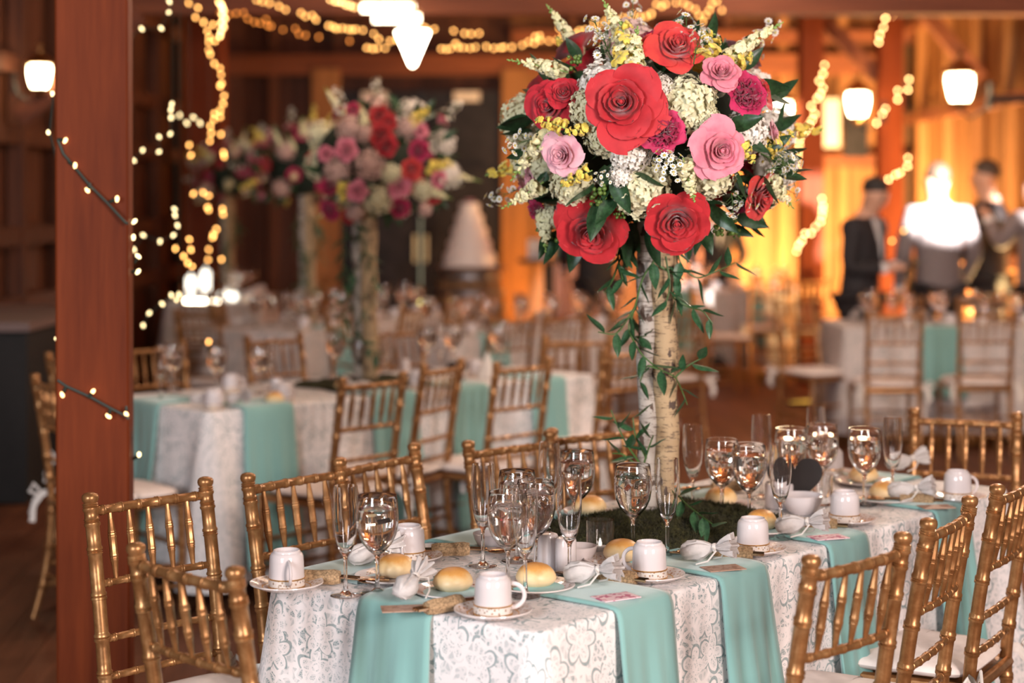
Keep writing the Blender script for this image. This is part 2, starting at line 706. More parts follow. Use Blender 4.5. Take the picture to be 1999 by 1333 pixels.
def struct(o):
    o['kind'] = 'structure'
    return o


def kids(o):
    return KIDS.get(o.name, [])


KIDS = {}


def index_kids():
    KIDS.clear()
    for o in COL.objects:
        if o.parent:
            KIDS.setdefault(o.parent.name, []).append(o)


def dup(root, loc, rz, label, group=None, scale=None, skip=()):
    """a copy of a thing with copies of its parts and sub-parts"""
    c = root.copy()
    COL.objects.link(c)
    c.location = loc
    c.rotation_euler = (0, 0, rz)
    if scale:
        c.scale = (scale,) * 3
    c['label'] = label
    if group:
        c['group'] = group
    elif 'group' in c:
        del c['group']
    for ch in kids(root):
        if ch.name.split('.')[0] in skip:
            continue
        d = ch.copy()
        COL.objects.link(d)
        d.parent = c
        for g in kids(ch):
            e = g.copy()
            COL.objects.link(e)
            e.parent = d
    ALL.append(c)
    return c


ORD = ['first', 'second', 'third', 'fourth', 'fifth', 'sixth', 'seventh', 'eighth', 'ninth', 'tenth', 'eleventh',
       'twelfth', 'thirteenth', 'fourteenth', 'fifteenth', 'sixteenth', 'seventeenth', 'eighteenth', 'nineteenth', 'twentieth']
PEND = {}


def later(o, key, text):
    """text holds {o}: the place of the thing from the left among its kind, filled in at the end"""
    PEND.setdefault(key, []).append((o, text))
    return o


def finish_labels():
    for key, lst in PEND.items():
        lst.sort(key=lambda q: SX(q[0].location))
        for i, (o, text) in enumerate(lst):
            o['label'] = text.replace('{o}', ORD[i] + ' from left')


class One:
    """prototype kept out of the scene until first use"""
    def __init__(s, make):
        s.make, s.root = make, None

    def put(s, loc, rz=0, label='', group=None, scale=None, skip=()):
        if s.root is None:
            s.root = s.make()
            index_kids()
            s.first = True
        if s.first and not skip:
            s.first = False
            o = s.root
            o.location = loc
            o.rotation_euler = (0, 0, rz)
            if scale:
                o.scale = (scale,) * 3
            o['label'] = label
            if group:
                o['group'] = group
            return o
        return dup(s.root, loc, rz, label, group, scale, skip)


# ------------------------------------------------------------------ the barn
XL, XR, YB, ZC, YF = -3.2, 4.3, 19.0, 4.9, 1.0
fl = MB().box(((XL + XR) / 2, (YF + YB) / 2, -.06), (XR - XL + .3, YB - YF + .3, .08)).build('floor', M['stage'])
struct(fl)
pl_me = MB().box((0, 0, 0), (.152, 3.596, .02)).mesh('floor_plank', M['floor'], False)
ang = R(4.5)
for i in range(-4, 54):
    for j in range(-1, 6):
        cx = XL + .06 + i * .156
        cy = YF + 1.8 + j * 3.6 + (i * 1.37 % 3.6) - 1.8
        px_ = cx * 1 + -math.sin(ang) * (cy - 10) + .0
        if px_ < XL - .2 or px_ > XR + .2 or cy < YF - 1.5 or cy > YB + .5:
            continue
        if cy + 1.8 > YB:
            if cy - 1.8 > YB - .4:
                continue
        obj('floor_plank', pl_me, fl, (px_, cy, -.012 + (i % 3) * .0006), (0, 0, ang))

bw = struct(MB().box(((XL + XR) / 2, YB + .16, ZC / 2), (XR - XL + .4, .10, ZC)).build('wall_back', M['stage']))
lw = struct(MB().box((XL - .16, (YF + YB) / 2 + 1.5, ZC / 2), (.10, YB - YF - 3, ZC)).build('wall_left', M['stage']))
rw = struct(MB().box((XR + .16, (YF + YB) / 2 + 3.5, ZC / 2), (.10, YB - YF - 7, ZC)).build('wall_right', M['stage']))
ce = struct(MB().box(((XL + XR) / 2, (YF + YB) / 2 + 1, ZC + .06), (XR - XL + .4, YB - YF, .08)).build('ceiling', M['stage']))
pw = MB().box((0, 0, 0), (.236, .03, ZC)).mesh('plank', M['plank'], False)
pwd = MB().box((0, 0, 0), (.236, .03, ZC)).mesh('plank', M['plank_shaded'], False)
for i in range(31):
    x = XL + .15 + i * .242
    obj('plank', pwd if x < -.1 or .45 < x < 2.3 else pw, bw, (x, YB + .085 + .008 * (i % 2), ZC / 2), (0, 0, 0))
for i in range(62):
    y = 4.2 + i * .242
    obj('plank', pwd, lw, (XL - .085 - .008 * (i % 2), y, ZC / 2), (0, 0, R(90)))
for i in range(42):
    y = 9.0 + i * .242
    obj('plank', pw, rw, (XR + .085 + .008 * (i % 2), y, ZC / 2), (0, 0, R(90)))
cp = MB().box((0, 0, 0), (7.6, .236, .03)).mesh('plank', M['beam_x'], False)
for i in range(60):
    obj('plank', cp, ce, (.55, 4.8 + i * .242, ZC - .005), (0, 0, 0))
# studs and girts of the walls
studd = MB().box((0, 0, 0), (.09, .10, ZC)).mesh('stud', M['plank_shaded'], False)
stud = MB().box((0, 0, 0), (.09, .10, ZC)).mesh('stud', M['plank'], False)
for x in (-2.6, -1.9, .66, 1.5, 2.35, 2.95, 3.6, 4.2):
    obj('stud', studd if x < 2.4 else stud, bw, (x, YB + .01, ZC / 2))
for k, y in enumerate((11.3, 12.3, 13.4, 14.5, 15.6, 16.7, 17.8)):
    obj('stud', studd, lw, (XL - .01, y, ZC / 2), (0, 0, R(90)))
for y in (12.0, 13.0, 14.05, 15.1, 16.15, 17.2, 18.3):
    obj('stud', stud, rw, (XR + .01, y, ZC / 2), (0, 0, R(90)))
g = MB().box((0, 0, 0), (14.0, .07, .12)).mesh('girt', M['plank_shaded'], False)
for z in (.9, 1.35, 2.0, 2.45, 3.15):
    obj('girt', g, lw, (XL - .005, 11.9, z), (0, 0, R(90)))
g = MB().box((0, 0, 0), (9.4, .07, .11)).mesh('girt', M['beam_x'], False)
for z in (1.05, 2.45, 3.45):
    obj('girt', g, rw, (XR - .005, 14.2, z), (0, 0, R(90)))
g = MB().box((0, 0, 0), (4.4, .07, .14)).mesh('girt', M['beam_x'], False)
for z in (2.0, 3.35):
    obj('girt', g, bw, (2.2, YB - .04, z))
g = MB().box((0, 0, 0), (7.4, .10, .22)).mesh('girt', M['beam_x'], False)
obj('girt', g, bw, (.55, YB - .05, 3.05))
obj('girt', g, bw, (.55, YB - .05, 3.75))

# double door at the back, with frame and bright plates above
dr = bpy.data.objects.new('door_1', None)
COL.objects.link(dr)
dr.location = (-.99, YB - .06, 0)
struct(dr)
for sx in (-1, 1):
    leaf_ = MB().box((sx * .435, 0, 1.38), (.855, .05, 2.76)).build('door_leaf', M['door'], dr, smooth=False)
    for z, h in ((.55, .8), (1.5, .9), (2.35, .55)):
        MB().box((sx * .435, -.035, z), (.60, .02, h)).build('panel', M['door'], leaf_, smooth=False)
    MB().box((sx * .50, -.04, 2.70), (.28, .03, .10)).build('closer', M['sign'], leaf_, smooth=False)
    MB().box((sx * .06, -.04, 1.05), (.03, .04, .30)).build('handle', M['brass'], leaf_)
MB().box((0, -.03, 1.38), (.035, .02, 2.76)).build('meeting_strip', M['black_metal'], dr, smooth=False)
MB().box((0, -.045, .92), (.018, .01, .95)).build('daylight_gap', emit('daylight_in_gap', (.9, .85, .55), .35), dr, smooth=False)
MB().ball((0, -.06, .48), .028, 12, 8).build('glow_spot', emit('leak_glow', (1, .9, .3), 3.0), dr)  # light leaking at the door gap, put in as an emissive ball
t1 = MB().box((0, 0, 0), (.30, .09, 3.0)).mesh('trim_1', M['plank'], False)
for k, x in enumerate((-.99 - 1.03, -.99 + 1.03)):
    struct(obj('trim_%d' % (k + 1), t1, None, (x, YB - .07, 1.5)))

# timber posts, tie beams, knee braces
def post(name, label, x, y, w_, lean=0):
    m = MB()
    vs = []
    h = ZC
    for z in (0, h):
        for a, b in ((-1, -1), (1, -1), (1, 1), (-1, 1)):
            for k in (0, 1):
                ch = .006
                dx, dy = (w_ / 2 - ch if k == 0 else w_ / 2) * a, (w_ / 2 if k == 0 else w_ / 2 - ch) * b
                if a * b > 0:
                    dx, dy = (w_ / 2 if k == 0 else w_ / 2 - ch) * a, (w_ / 2 - ch if k == 0 else w_ / 2) * b
                vs.append((dx + z * lean, dy, z))
    fs = [(i, (i + 1) % 8, (i + 1) % 8 + 8, i + 8) for i in range(8)] + [tuple(reversed(range(8))), tuple(range(8, 16))]
    m.add(vs, fs)
    o = m.build(name, M['post'], None, (x, y, 0), smooth=False)
    return tag(o, label, 'post')


post('timber_post', 'thick red-brown timber post wrapped in fairy lights at left', -1.183, 4.96, .20, -.003)
post('timber_post', 'red timber post with hanging fairy lights behind the left tables', -2.81, 16.0, .33)
post('timber_post', 'dark timber post just right of the big bouquet, in the distance', 2.57, 15.0, .20)
post('timber_post', 'dark timber post behind the man looking at his phone', 3.29, 15.2, .21)
tie = MB().box((0, 0, 0), (7.5, .20, .22)).mesh('tie_beam', M['beam_x'], False)
for y, z, tx in ((12.9, 3.06, 'low tie beam crossing the room behind the string lights'),
                 (15.6, 3.75, 'high tie beam crossing the far end of the barn')):
    tag(obj('tie_beam', tie, None, (.55, y, z)), 'brown timber ' + tx, 'beam')
for a, b, tx in (((1590, 20), (1712, 150), 'brown diagonal brace left of the right-hand timber post'),
                 ((1778, -10), (1915, 155), 'brown diagonal brace at the top right, above the guests')):
    A, B = P3(a[0], a[1], 15.3), P3(b[0], b[1], 15.3)
    tag(MB().bar(A, B, .12, .12).build('knee_brace', M['beam_x'], None, smooth=False), tx, 'brace')
tag(MB().bar((-3.1, 11.0, 2.1), (-2.35, 11.0, 2.75), .12, .12).build('knee_brace', M['beam_x'], None, smooth=False),
    'dark diagonal brace in the shadow at the far left', 'brace')

# white notice and dark panel on the far wall
tag(MB().box((0, 0, 0), (.22, .02, .52)).build('notice', M['sign'], None, P3(1620, 240, 18.85), smooth=False),
    'white upright notice on the far wall between the lanterns', 'notice')
dp = tag(MB().box((0, 0, 0), (.26, .03, .58)).build('wall_panel', M['door'], None, P3(1671, 255, 18.86), smooth=False),
         'dark rectangular panel on far wall right of white notice', 'panel')

# ------------------------------------------------------------------ lanterns
def make_lantern():
    t = thing('wall_lantern', 'x', 'lantern')
    MB().lathe([(0, .30), (.016, .295), (.02, .28), (.010, .265), (.012, .25), (.075, .20), (.095, .17), (.09, .165), (0, .165)], 8).build('lantern_roof', M['brass'], t)
    MB().lathe([(0, .02), (.048, .02), (.060, .05), (.072, .11), (.070, .16), (0, .16)], 16).build('glowing_globe', M['lantern_glow'], t)
    MB().lathe([(0, -.04), (.012, -.03), (.045, 0), (.05, .02), (0, .02)], 8).build('lantern_base', M['brass'], t)
    for k in range(6):
        a = k * PI / 3
        MB().bar((.05 * math.cos(a), .05 * math.sin(a), .015), (.088 * math.cos(a), .088 * math.sin(a), .168), .006, .006).build('rib', M['brass'], t)
    MB().tube([(0, 0, -.03), (.06, 0, -.07), (.14, 0, -.02), (.16, 0, .05)], .008, 6).build('bracket', M['black_metal'], t)
    MB().box((.165, 0, .05), (.015, .07, .14)).build('back_plate', M['black_metal'], t, smooth=False)
    return t


M['lantern_glow'] = emit('lantern_glow', (1, .78, .46), 34, True)
LAN = One(make_lantern)
for px, py, Y, rz, tx in ((78, 150, 10.9, PI, 'bright brass wall lantern at the far left'),
                          (1874, 172, 12.4, 0, 'bright lantern above the guests, rightmost of the row'),
                          (1675, 205, 14.9, 0, 'bright lantern between the two far timber posts'),
                          (1524, 222, 15.0, 0, 'small bright lantern just right of the bouquet'),
                          (3, 60, 12.3, PI, 'lantern cut by the left edge of the picture')):
    p = P3(px, py, Y)
    sc_ = Y / 11.0 * (1.18 if px > 1700 else 1.0)
    o = LAN.put((p.x, p.y, p.z - .09 * sc_), rz, tx, scale=sc_)
    pass
# brackets need something to hang on: slim posts carrying the free-standing lanterns
for i, (px, Y) in enumerate(((1874, 12.4), (1675, 14.9), (1524, 15.0))):
    p = P3(px, 200, Y)
    k = Y / 11.0 * (1.18 if px > 1700 else 1.0)
    e = (p.x + .18 * k, p.y, 0)
    if px == 1874:
        tag(MB().bar((e[0], e[1], 2.3), (XR, e[1], 2.3), .035, .05).build('lantern_arm', M['black_metal'], None, smooth=False),
            'dark arm carrying the rightmost lantern from the wall', 'arm')
    else:
        x2 = 2.57 - .10 if px == 1524 else 3.29 - .10
        tag(MB().bar((e[0], e[1], 2.3), (x2, e[1], 2.3), .035, .05).build('lantern_arm', M['black_metal'], None, smooth=False),
            'dark arm carrying the lantern ' + ('beside the bouquet' if px == 1524 else 'between the posts'), 'arm')

# pendant lamp with glass cone, and two tubular lamps above it
M['hot'] = emit('hot_white_glow', (1, .84, .60), 24, True)
M['tube_glow'] = emit('tube_glow', (1, .80, .55), 14, True)
t = thing('pendant_lamp', 'glowing glass cone lamp hanging in front of the dark door', 'lamp', P3(806, 85, 12.2))
MB().lathe([(0, -.165), (.02, -.15), (.075, -.02), (.118, .075), (.112, .09), (0, .09)], 20).build('glass_cone', M['hot'], t)
MB().lathe([(0, .13), (.03, .125), (.125, .095), (.12, .085), (0, .085)], 20).build('lamp_cap', M['brass'], t)
MB().tube([(0, 0, .12), (0, 0, 1.1)], .008, 6).build('rod', M['brass'], t)
for (px, py, L, Y, tx) in ((758, 16, .38, 12.6, 'upper glowing tube lamp at the top of picture'),
                           (775, 36, .33, 12.4, 'lower glowing tube lamp above the glass cone lamp')):
    t = thing('tube_lamp', tx, 'lamp', P3(px, py, Y))
    MB().tube([(-L / 2, 0, 0), (L / 2, 0, 0)], .028, 10).build('glowing_tube', M['tube_glow'], t)
    MB().box((0, 0, .045), (L, .06, .03)).build('housing', M['brass'], t, smooth=False)
    for sx in (-1, 1):
        MB().tube([(sx * L * .4, 0, .05), (sx * L * .4, 0, ZC - P3(px, py, Y).z - .02)], .003, 5).build('cord', M['black_metal'], t)

# counter with black drape at the far left, added floor glow, bag
t = thing('counter', 'dark draped counter with dusty top at the far left', 'counter', (-2.83, 9.8, 0))
MB().box((0, 0, .45), (.62, 1.5, .88)).build('drape', M['stage'], t, smooth=False)
MB().box((0, 0, .925), (.66, 1.56, .045)).build('counter_top', M['counter'], t, smooth=False)
t = thing('floor_glow_patch', 'amber glow patch added on the dark floor beyond front table', 'light', P(1563, 790, 0))  # added glow standing for lamps reflected in the floor; housing and lens made up
MB().box((0, 0, .018), (.20, .12, .02)).build('housing', M['black_metal'], t, smooth=False)
MB().box((0, 0, .034), (.17, .09, .012)).build('lens', emit('amber_floor_glow', (1, .50, .08), 1.6), t, smooth=False)
t = thing('handbag', 'shiny black handbag lying on floor behind the birch poles', 'bag', P(1385, 745, 0))
MB().ball((0, 0, .12), .12, 16, 10, (1.5, .8, 1)).build('bag_body', plain('patent_leather', (.01, .01, .02), .15), t)
MB().tube([(-.12, 0, .18), (-.08, 0, .30), (.08, 0, .30), (.12, 0, .18)], .008, 6).build('handle', M['black_metal'], t)
ALL[0].rotation_euler = (0, 0, R(8.6))

# ------------------------------------------------------------------ chiavari chair
def beaded(m, a, b, r, beads, br=1.28, seg=9, ends=None, curve=None):
    """a turned rod from a to b with bamboo rings at the fractions in beads"""
    a, b = Vector(a), Vector(b)
    L = (b - a).length
    ts = {0.0, 1.0}
    rr = {}
    for q in beads:
        e = .0030 / L
        for d, k in ((-2.2, 1.0), (-1.5, br), (-.5, br), (0, .96), (.5, br), (1.5, br), (2.2, 1.0)):
            tt = q + d * e
            if 0 <= tt <= 1:
                ts.add(tt)
                rr[tt] = k
    for i in range(9 if curve else 0):
        ts.add((i + .5) / 9)
    ts = sorted(ts)
    path, rad = [], []
    for tt in ts:
        p = a.lerp(b, tt)
        if curve:
            p = curve(tt, p)
        path.append(p)
        base = r if not ends else r * (ends + (1 - ends) * min(1, min(tt, 1 - tt) / .36))
        rad.append(base * rr.get(tt, 1))
    return m.tube(path, rad, seg)


WB, WF, ZT = .157, .182, .885            # half widths at the back and the front, top rail height


def backy(z):                            # rear leg line, seen from the side
    if z > .45:
        k = (z - .45) / .47
        return -.180 - .070 * k ** 1.25
    k = (.45 - z) / .45
    return -.180 - .075 * k ** 2.2


def make_chair(cushion=True):
    t = thing('chiavari_chair', 'x', 'chair')
    G = M['gold']
    for sx in (-1, 1):
        m = MB()
        path, rad = [], []
        beads = [.12, .27, .40, .53, .61, .70, .80, .862, .895]
        zs = set([i * .9 / 26 for i in range(27)])
        rr = {}
        for q in beads:
            for d, k in ((-.010, 1), (-.0065, 1.16), (-.002, 1.16), (0, 1.0), (.002, 1.16), (.0065, 1.16), (.010, 1)):
                zs.add(q + d)
                rr[q + d] = k
        for z in sorted(zs):
            path.append((sx * (WB - (.0 if z > .45 else 0)), backy(z), z))
            rad.append((.0158 if z > .3 else .0158 - .004 * (1 - z / .3)) * rr.get(z, 1))
        m.tube(path, rad, 12)
        l = m.build('leg', G, t)
        MB().lathe([(.0125, -.008), (.0135, -.002), (.0175, .003), (.0192, .009), (.0185, .015), (.0155, .019), (.008, .022), (0, .0225)], 12,
                   (sx * WB, backy(.906), .906)).build('finial', G, l)
        m = MB()
        beaded(m, (sx * (WF - .005), .195, 0), (sx * WF, .185, .44), .0145, [.35, .62, .9], 1.16, 12)
        m.build('leg', G, t)
    fr = [.12, .28, .42, .58, .72, .88]
    for z, nm in ((ZT, 'top_rail'), (.725, 'back_rail'), (.605, 'back_rail'), (.522, 'back_rail')):
        m = MB()
        r_ = .0105 if nm == 'top_rail' else .0085
        bd = [.1, .26, .42, .58, .74, .9] if z != .725 else [.1, .26, .42, .58, .74, .9]
        bow = -.012 if z > .7 else -.006
        beaded(m, (-WB, backy(z), z), (WB, backy(z), z), r_, bd, 1.16, 9,
               curve=lambda tt, p, bow=bow: p + Vector((0, bow * 4 * tt * (1 - tt), 0)))
        m.build(nm, G, t)
    for k in range(5):
        x = -WB + 2 * WB * (k + 1) / 6
        tt = (k + 1) / 6
        bw_ = -.012 * 4 * tt * (1 - tt)
        m = MB()
        beaded(m, (x, backy(.725) + bw_, .727), (x, backy(ZT) + bw_, ZT - .003), .0092, [.30, .335, .64, .675], 1.10, 8, ends=.50)
        m.build('spindle', G, t)
    m = MB()
    ring = [(-WB, -.185), (WB, -.185), (WF + .004, .19), (-WF - .004, .19)]
    m.box((0, .0, .437), (2 * WB + .02, .36, .022))
    for i in range(4):
        a, b = ring[i], ring[(i + 1) % 4]
        m.tube([(a[0], a[1], .438), (b[0], b[1], .438)], .015, 8)
    m.build('seat', G, t)
    for z in (.12, .20):
        for sx in (-1, 1):
            m = MB()
            beaded(m, (sx * WB, backy(z), z), (sx * (WF - .003), .193, z), .0085, [.3, .5, .7], 1.22, 8)
            m.build('stretcher', G, t)
    for z in (.16, .27):
        m = MB()
        beaded(m, (-WF, .19, z), (WF, .19, z), .0085, [.3, .5, .7], 1.22, 8)
        m.build('stretcher', G, t)
        m = MB()
        beaded(m, (-WB, backy(z), z), (WB, backy(z), z), .0085, [.3, .5, .7], 1.22, 8)
        m.build('stretcher', G, t)

    def cu(u, v):
        a = 2 * PI * u
        ca, sa = math.cos(a), math.sin(a)
        n_ = 5.0
        k = (abs(ca) ** n_ + abs(sa) ** n_) ** (-1 / n_)
        ph = PI * v
        rr_ = math.sin(ph) ** .45
        wd = .192 - .010 * (1 if sa < 0 else 0)
        return (ca * k * rr_ * wd, .008 + sa * k * rr_ * .192, .4725 - math.cos(ph) * .0225)
    c = MB().grid(cu, 32, 10).build('cushion', M['cushion'], t)
    for sx in (-1, 1):
        m = MB()
        m.tube([(sx * .150, -.165, .478), (sx * .185, -.20, .470), (sx * .205, -.225, .44), (sx * .212, -.235, .385)], [.006, .010, .011, .014], 6, squash=.4)
        m.tube([(sx * .150, -.165, .475), (sx * .185, -.205, .462), (sx * .195, -.235, .42), (sx * .188, -.245, .36)], [.006, .010, .010, .013], 6, squash=.4)
        m.tube([(sx * .188, -.212, .475), (sx * .215, -.225, .50), (sx * .235, -.235, .47), (sx * .195, -.218, .46)], .008, 6, squash=.5)
        m.build('tie', M['ribbon'], c)
    return t


CHAIR = One(make_chair)
FY = backy(.93)


def chair(l, r, side, label, group=None, h=.925):
    """l, r: where the photograph shows the tops of the left and right rear post; side: 1 = seen from behind"""
    A, B = P(l[0], l[1], h), P(r[0], r[1], h)
    d = B - A
    d.z = 0
    d.normalize()
    f = Vector((-d.y, d.x, 0)) * side
    mid = (A + B) / 2
    o = mid - f * FY
    rz = math.atan2(f.y, f.x) - PI / 2
    return CHAIR.put((o.x, o.y, 0), rz, label, group)


def chair_xy(x, y, deg, label, group=None):
    return CHAIR.put((x, y, 0), R(deg), label, group)


gF = None
chair((254, 1060), (465, 1111), 1, 'gold bamboo chair nearest the camera, at bottom left before the pillar')
chair((186, 962), (389, 934), -1, 'gold bamboo chair in front of the timber pillar, left of table')
chair((487, 924), (656, 896), -1, 'gold bamboo chair on table far left side, behind leftmost cup')
chair((672, 892), (797, 868), -1, 'gold bamboo chair third along left side of the front table')
chair((922, 860), (1064, 842), -1, 'gold bamboo chair behind the front table, behind the flutes')
chair((1090, 835), (1228, 822), -1, 'gold bamboo chair directly behind the birch poles of front table')
chair((1590, 1086), (1765, 1042), 1, 'gold bamboo chair nearest camera on right side of front table')
chair((1819, 1013), (1896, 971), 1, 'gold bamboo chair second on right side, seen nearly edge-on')
chair((1936, 955), (2034, 906), 1, 'gold bamboo chair cut by the right edge, third on right side')
chair((1786, 797), (1988, 806), -1, 'gold bamboo chair at the far head of the front table')
# second table
chair((672, 738), (788, 726), 1, 'blurred gold chair leftmost on near side of second table')
chair((820, 714), (911, 698), 1, 'blurred gold chair in the middle of second table near side')
chair((971, 708), (1074, 698), 1, 'blurred gold chair rightmost on near side of second table')
chair((1190, 680), (1266, 673), 1, 'blurred gold chair just left of birch poles, beyond second table')
chair((1066, 655), (1190, 655), 1, 'blurred gold chair seen square-on before the black-suited guest')
chair_xy(-1.49, 7.88, 223, 'blurred gold chair behind glasses just right of the pillar')
chair((58, 729), (150, 745), 1, 'gold chair with tied cushion left of pillar, full height')
chair((86, 687), (160, 700), 1, 'gold chair behind the tied-cushion chair, left of pillar')
chair_xy(-.15, 10.15, 38, 'dim gold chair in front of the cake barrel, left one')
chair_xy(-.17, 12.05, 218, 'dim gold chair in front of the cake barrel, right one')
chair_xy(-.43, 8.80, 223, 'dim gold chair behind second bouquet trunk, far side of second table')
chair_xy(-1.00, 8.36, 223, 'dim gold chair behind second table glasses')
# right-hand tables
chair((1694, 606), (1803, 606), 1, 'blurred gold chair left of two at the far right table')
chair((1875, 604), (1981, 604), 1, 'blurred gold chair right of two at the far right table')
chair_xy(1.98, 11.30, -153, 'blurred gold chair at the left end of far right table')
chair((1960, 580), (1872, 580), 1, 'blurred gold chair on far side of the far right table')
chair((1790, 578), (1720, 578), 1, 'blurred gold chair behind far right table, before the grey-suited guest')
chair((1462, 540), (1540, 540), 1, 'olive gold blurred chair left of two at the distant cream table')
chair((1545, 541), (1622, 541), 1, 'olive gold blurred chair right of two at the distant cream table')
chair((1330, 545), (1385, 552), 1, 'blurred chair at the distant cream table just right of birch poles')
chair_xy(-1.9, 12.5, -60, 'dim chair beside the third bouquet table')
chair_xy(-1.85, 14.9, 90, 'dim chair beside the farthest bouquet table')


# ------------------------------------------------------------------ tables and cloths
class Table:
    def __init__(s, corner, deg, L, W):
        s.c = Vector((corner[0], corner[1], 0))
        s.u = Vector((math.cos(R(deg)), math.sin(R(deg)), 0))
        s.v = Vector((-s.u.y, s.u.x, 0))
        s.deg, s.L, s.W = deg, L, W

    def pt(s, a, b, z=0):
        return s.c + s.u * a + s.v * b + Vector((0, 0, z))

    def ab(s, p):
        d = Vector(p) - s.c
        return d.dot(s.u), d.dot(s.v)


TZ = .765                                 # cloth surface

def build_table(T, label, clabel, lmat, seed, fine=1.0):
    L, W = T.L, T.W
    t = thing('banquet_table', label, 'table', T.c, R(T.deg))
    MB().box((L / 2, W / 2, .742), (L - .02, W - .02, .02)).build('tabletop', M['table'], t, smooth=False)
    for a in (.12, L - .12):
        for b in (.10, W - .10):
            MB().tube([(a, b, 0), (a, b, .732)], .014, 8).build('leg', M['black_metal'], t)
    r_ = random.Random(seed)
    rc = .035
    per, nor, arc = [], [], []
    step = .022 / fine
    s_ = 0
    cs = [(rc, rc, 180, 270), (L - rc, rc, 270, 360), (L - rc, W - rc, 0, 90), (rc, W - rc, 90, 180)]
    for i in range(4):
        cx, cy, a0, a1 = cs[i]
        for k in range(9):
            a = R(a0 + (a1 - a0) * k / 8)
            per.append(Vector((cx + rc * math.cos(a), cy + rc * math.sin(a), 0)))
            nor.append(Vector((math.cos(a), math.sin(a), 0)))
        nx = cs[(i + 1) % 4]
        A = per[-1]
        a = R(nx[2])
        Bq = Vector((nx[0] + rc * math.cos(a), nx[1] + rc * math.sin(a), 0))
        n = max(2, int((Bq - A).length / step))
        for k in range(1, n):
            per.append(A.lerp(Bq, k / n))
            nor.append(nor[-1])
    N = len(per)
    arc = [0]
    for i in range(1, N + 1):
        arc.append(arc[-1] + (per[i % N] - per[i - 1]).length)
    tot = arc[-1]
    corner = []
    cpts = [Vector((0, 0, 0)), Vector((L, 0, 0)), Vector((L, W, 0)), Vector((0, W, 0))]
    for p in per:
        corner.append(math.exp(-(min((p - q).length for q in cpts) / .10) ** 2))
    ph = [r_.uniform(0, 6.28) for _ in range(4)]
    vs, uv = [], []
    rows = []
    # top: rings shrinking to the middle line
    for k in (.0, .35, .7, .93):
        row = []
        for i, p in enumerate(per):
            c = Vector((min(max(p.x, W / 2), L - W / 2), W / 2, 0)) if L > W else Vector((L / 2, min(max(p.y, L / 2), W - L / 2), 0))
            q = c.lerp(p, k)
            row.append(len(vs))
            vs.append((q.x, q.y, TZ - .002))
            uv.append((q.x, q.y))
        rows.append(row)
    drops = [0, .004, .010, .02] + [.02 + .655 * ((j + 1) / 16) for j in range(16)]
    offs = [-.008, -.002, .001, .002]
    for j, d in enumerate(drops):
        row = []
        for i, p in enumerate(per):
            s_ = arc[i]
            if j < 4:
                of, z = offs[j], (0, .0012, .006, .02)[j]
            else:
                kk = (d - .02) / .655
                fold = .018 * math.sin(s_ * 9.5 + ph[0]) + .012 * math.sin(s_ * 23 + ph[1]) + .010 * math.sin(s_ * 4.1 + ph[2])
                of = .002 + kk * (.030 + fold + corner[i] * .085) + .006 * math.sin(s_ * 31 + ph[3]) * kk * (1 - corner[i])
                z = d
            q = p + nor[i] * of
            row.append(len(vs))
            vs.append((q.x, q.y, TZ - .002 - z))
            n = nor[i]
            uv.append((p.x + n.x * d + n.y * .0, p.y + n.y * d))
        rows.append(row)
    fs = []
    for a in range(len(rows) - 1):
        for i in range(N):
            i2 = (i + 1) % N
            fs.append((rows[a][i], rows[a][i2], rows[a + 1][i2], rows[a + 1][i]))
    m = MB()
    m.v, m.f, m.mi = vs, fs, [0] * len(fs)
    o = m.build('lace_tablecloth', lmat, None, T.c, 'all', uv)
    o.rotation_euler = (0, 0, R(T.deg))
    tag(o, clabel, 'tablecloth')
    return t


T1 = Table((.05, 3.31), 50.5, 2.16, .76)
T2 = Table((-1.18, 6.74), 43, 2.15, .76)
T3 = Table((2.13, 11.18), 1, 1.95, .78)
T4 = Table((-1.30, 10.75), 62, 2.0, .76)
T5 = Table((1.42, 15.5), 0, 1.25, .76)
T6 = Table((-.35, 10.3), 38, 1.7, .76)
T7 = Table((-2.0, 13.85), 92, 1.45, .76)
for T_, a, b, off, tx in ((T4, -.30, .38, -90, 'dim gold chair at the near end of third bouquet table'),
                          (T4, .45, -.30, 0, 'dim gold chair first on the right of third bouquet table'),
                          (T4, 1.0, -.30, 0, 'dim gold chair second on the right of third bouquet table'),
                          (T6, -.30, .38, -90, 'dim gold chair at the left end of table before the barrel'),
                          (T6, .40, -.32, 0, 'dim gold chair first on near side of table before the barrel'),
                          (T6, .90, -.32, 0, 'dim gold chair second on near side of table before the barrel'),
                          (T6, 1.40, -.32, 0, 'dim gold chair third on near side of table before the barrel'),
                          (T7, -.32, .38, -90, 'dim gold chair at the near end of the farthest left table'),
                          (T7, .55, -.30, 0, 'dim gold chair on the right of the farthest left table')):
    q = T_.pt(a, b)
    chair_xy(q.x, q.y, T_.deg + off, tx)

build_table(T1, 'long table under the white lace cloth in the foreground', 'white floral lace cloth on the foreground table', M['lace'], 3, 1.3)
build_table(T2, 'table under lace at left carrying the second bouquet', 'white lace cloth on the second table, behind left chairs', M['lace'], 8)
build_table(T3, 'table at far right in front of the standing guests', 'pale lace cloth on the far right table', M['lace_dim'], 5, .6)
build_table(T4, 'dim table carrying the third bouquet', 'dim lace cloth under the third bouquet', M['lace_dim'], 6, .6)
build_table(T5, 'distant table right of the birch poles', 'cream lace cloth hanging on distant table right of birch poles', M['lace_dim'], 7, .6)
build_table(T6, 'table in middle distance before the cake barrel', 'lace cloth on the table before the cake barrel', M['lace_dim'], 9, .6)
build_table(T7, 'farthest table at left with glowing candles', 'lace cloth on the farthest left table', M['lace_dim'], 10, .6)

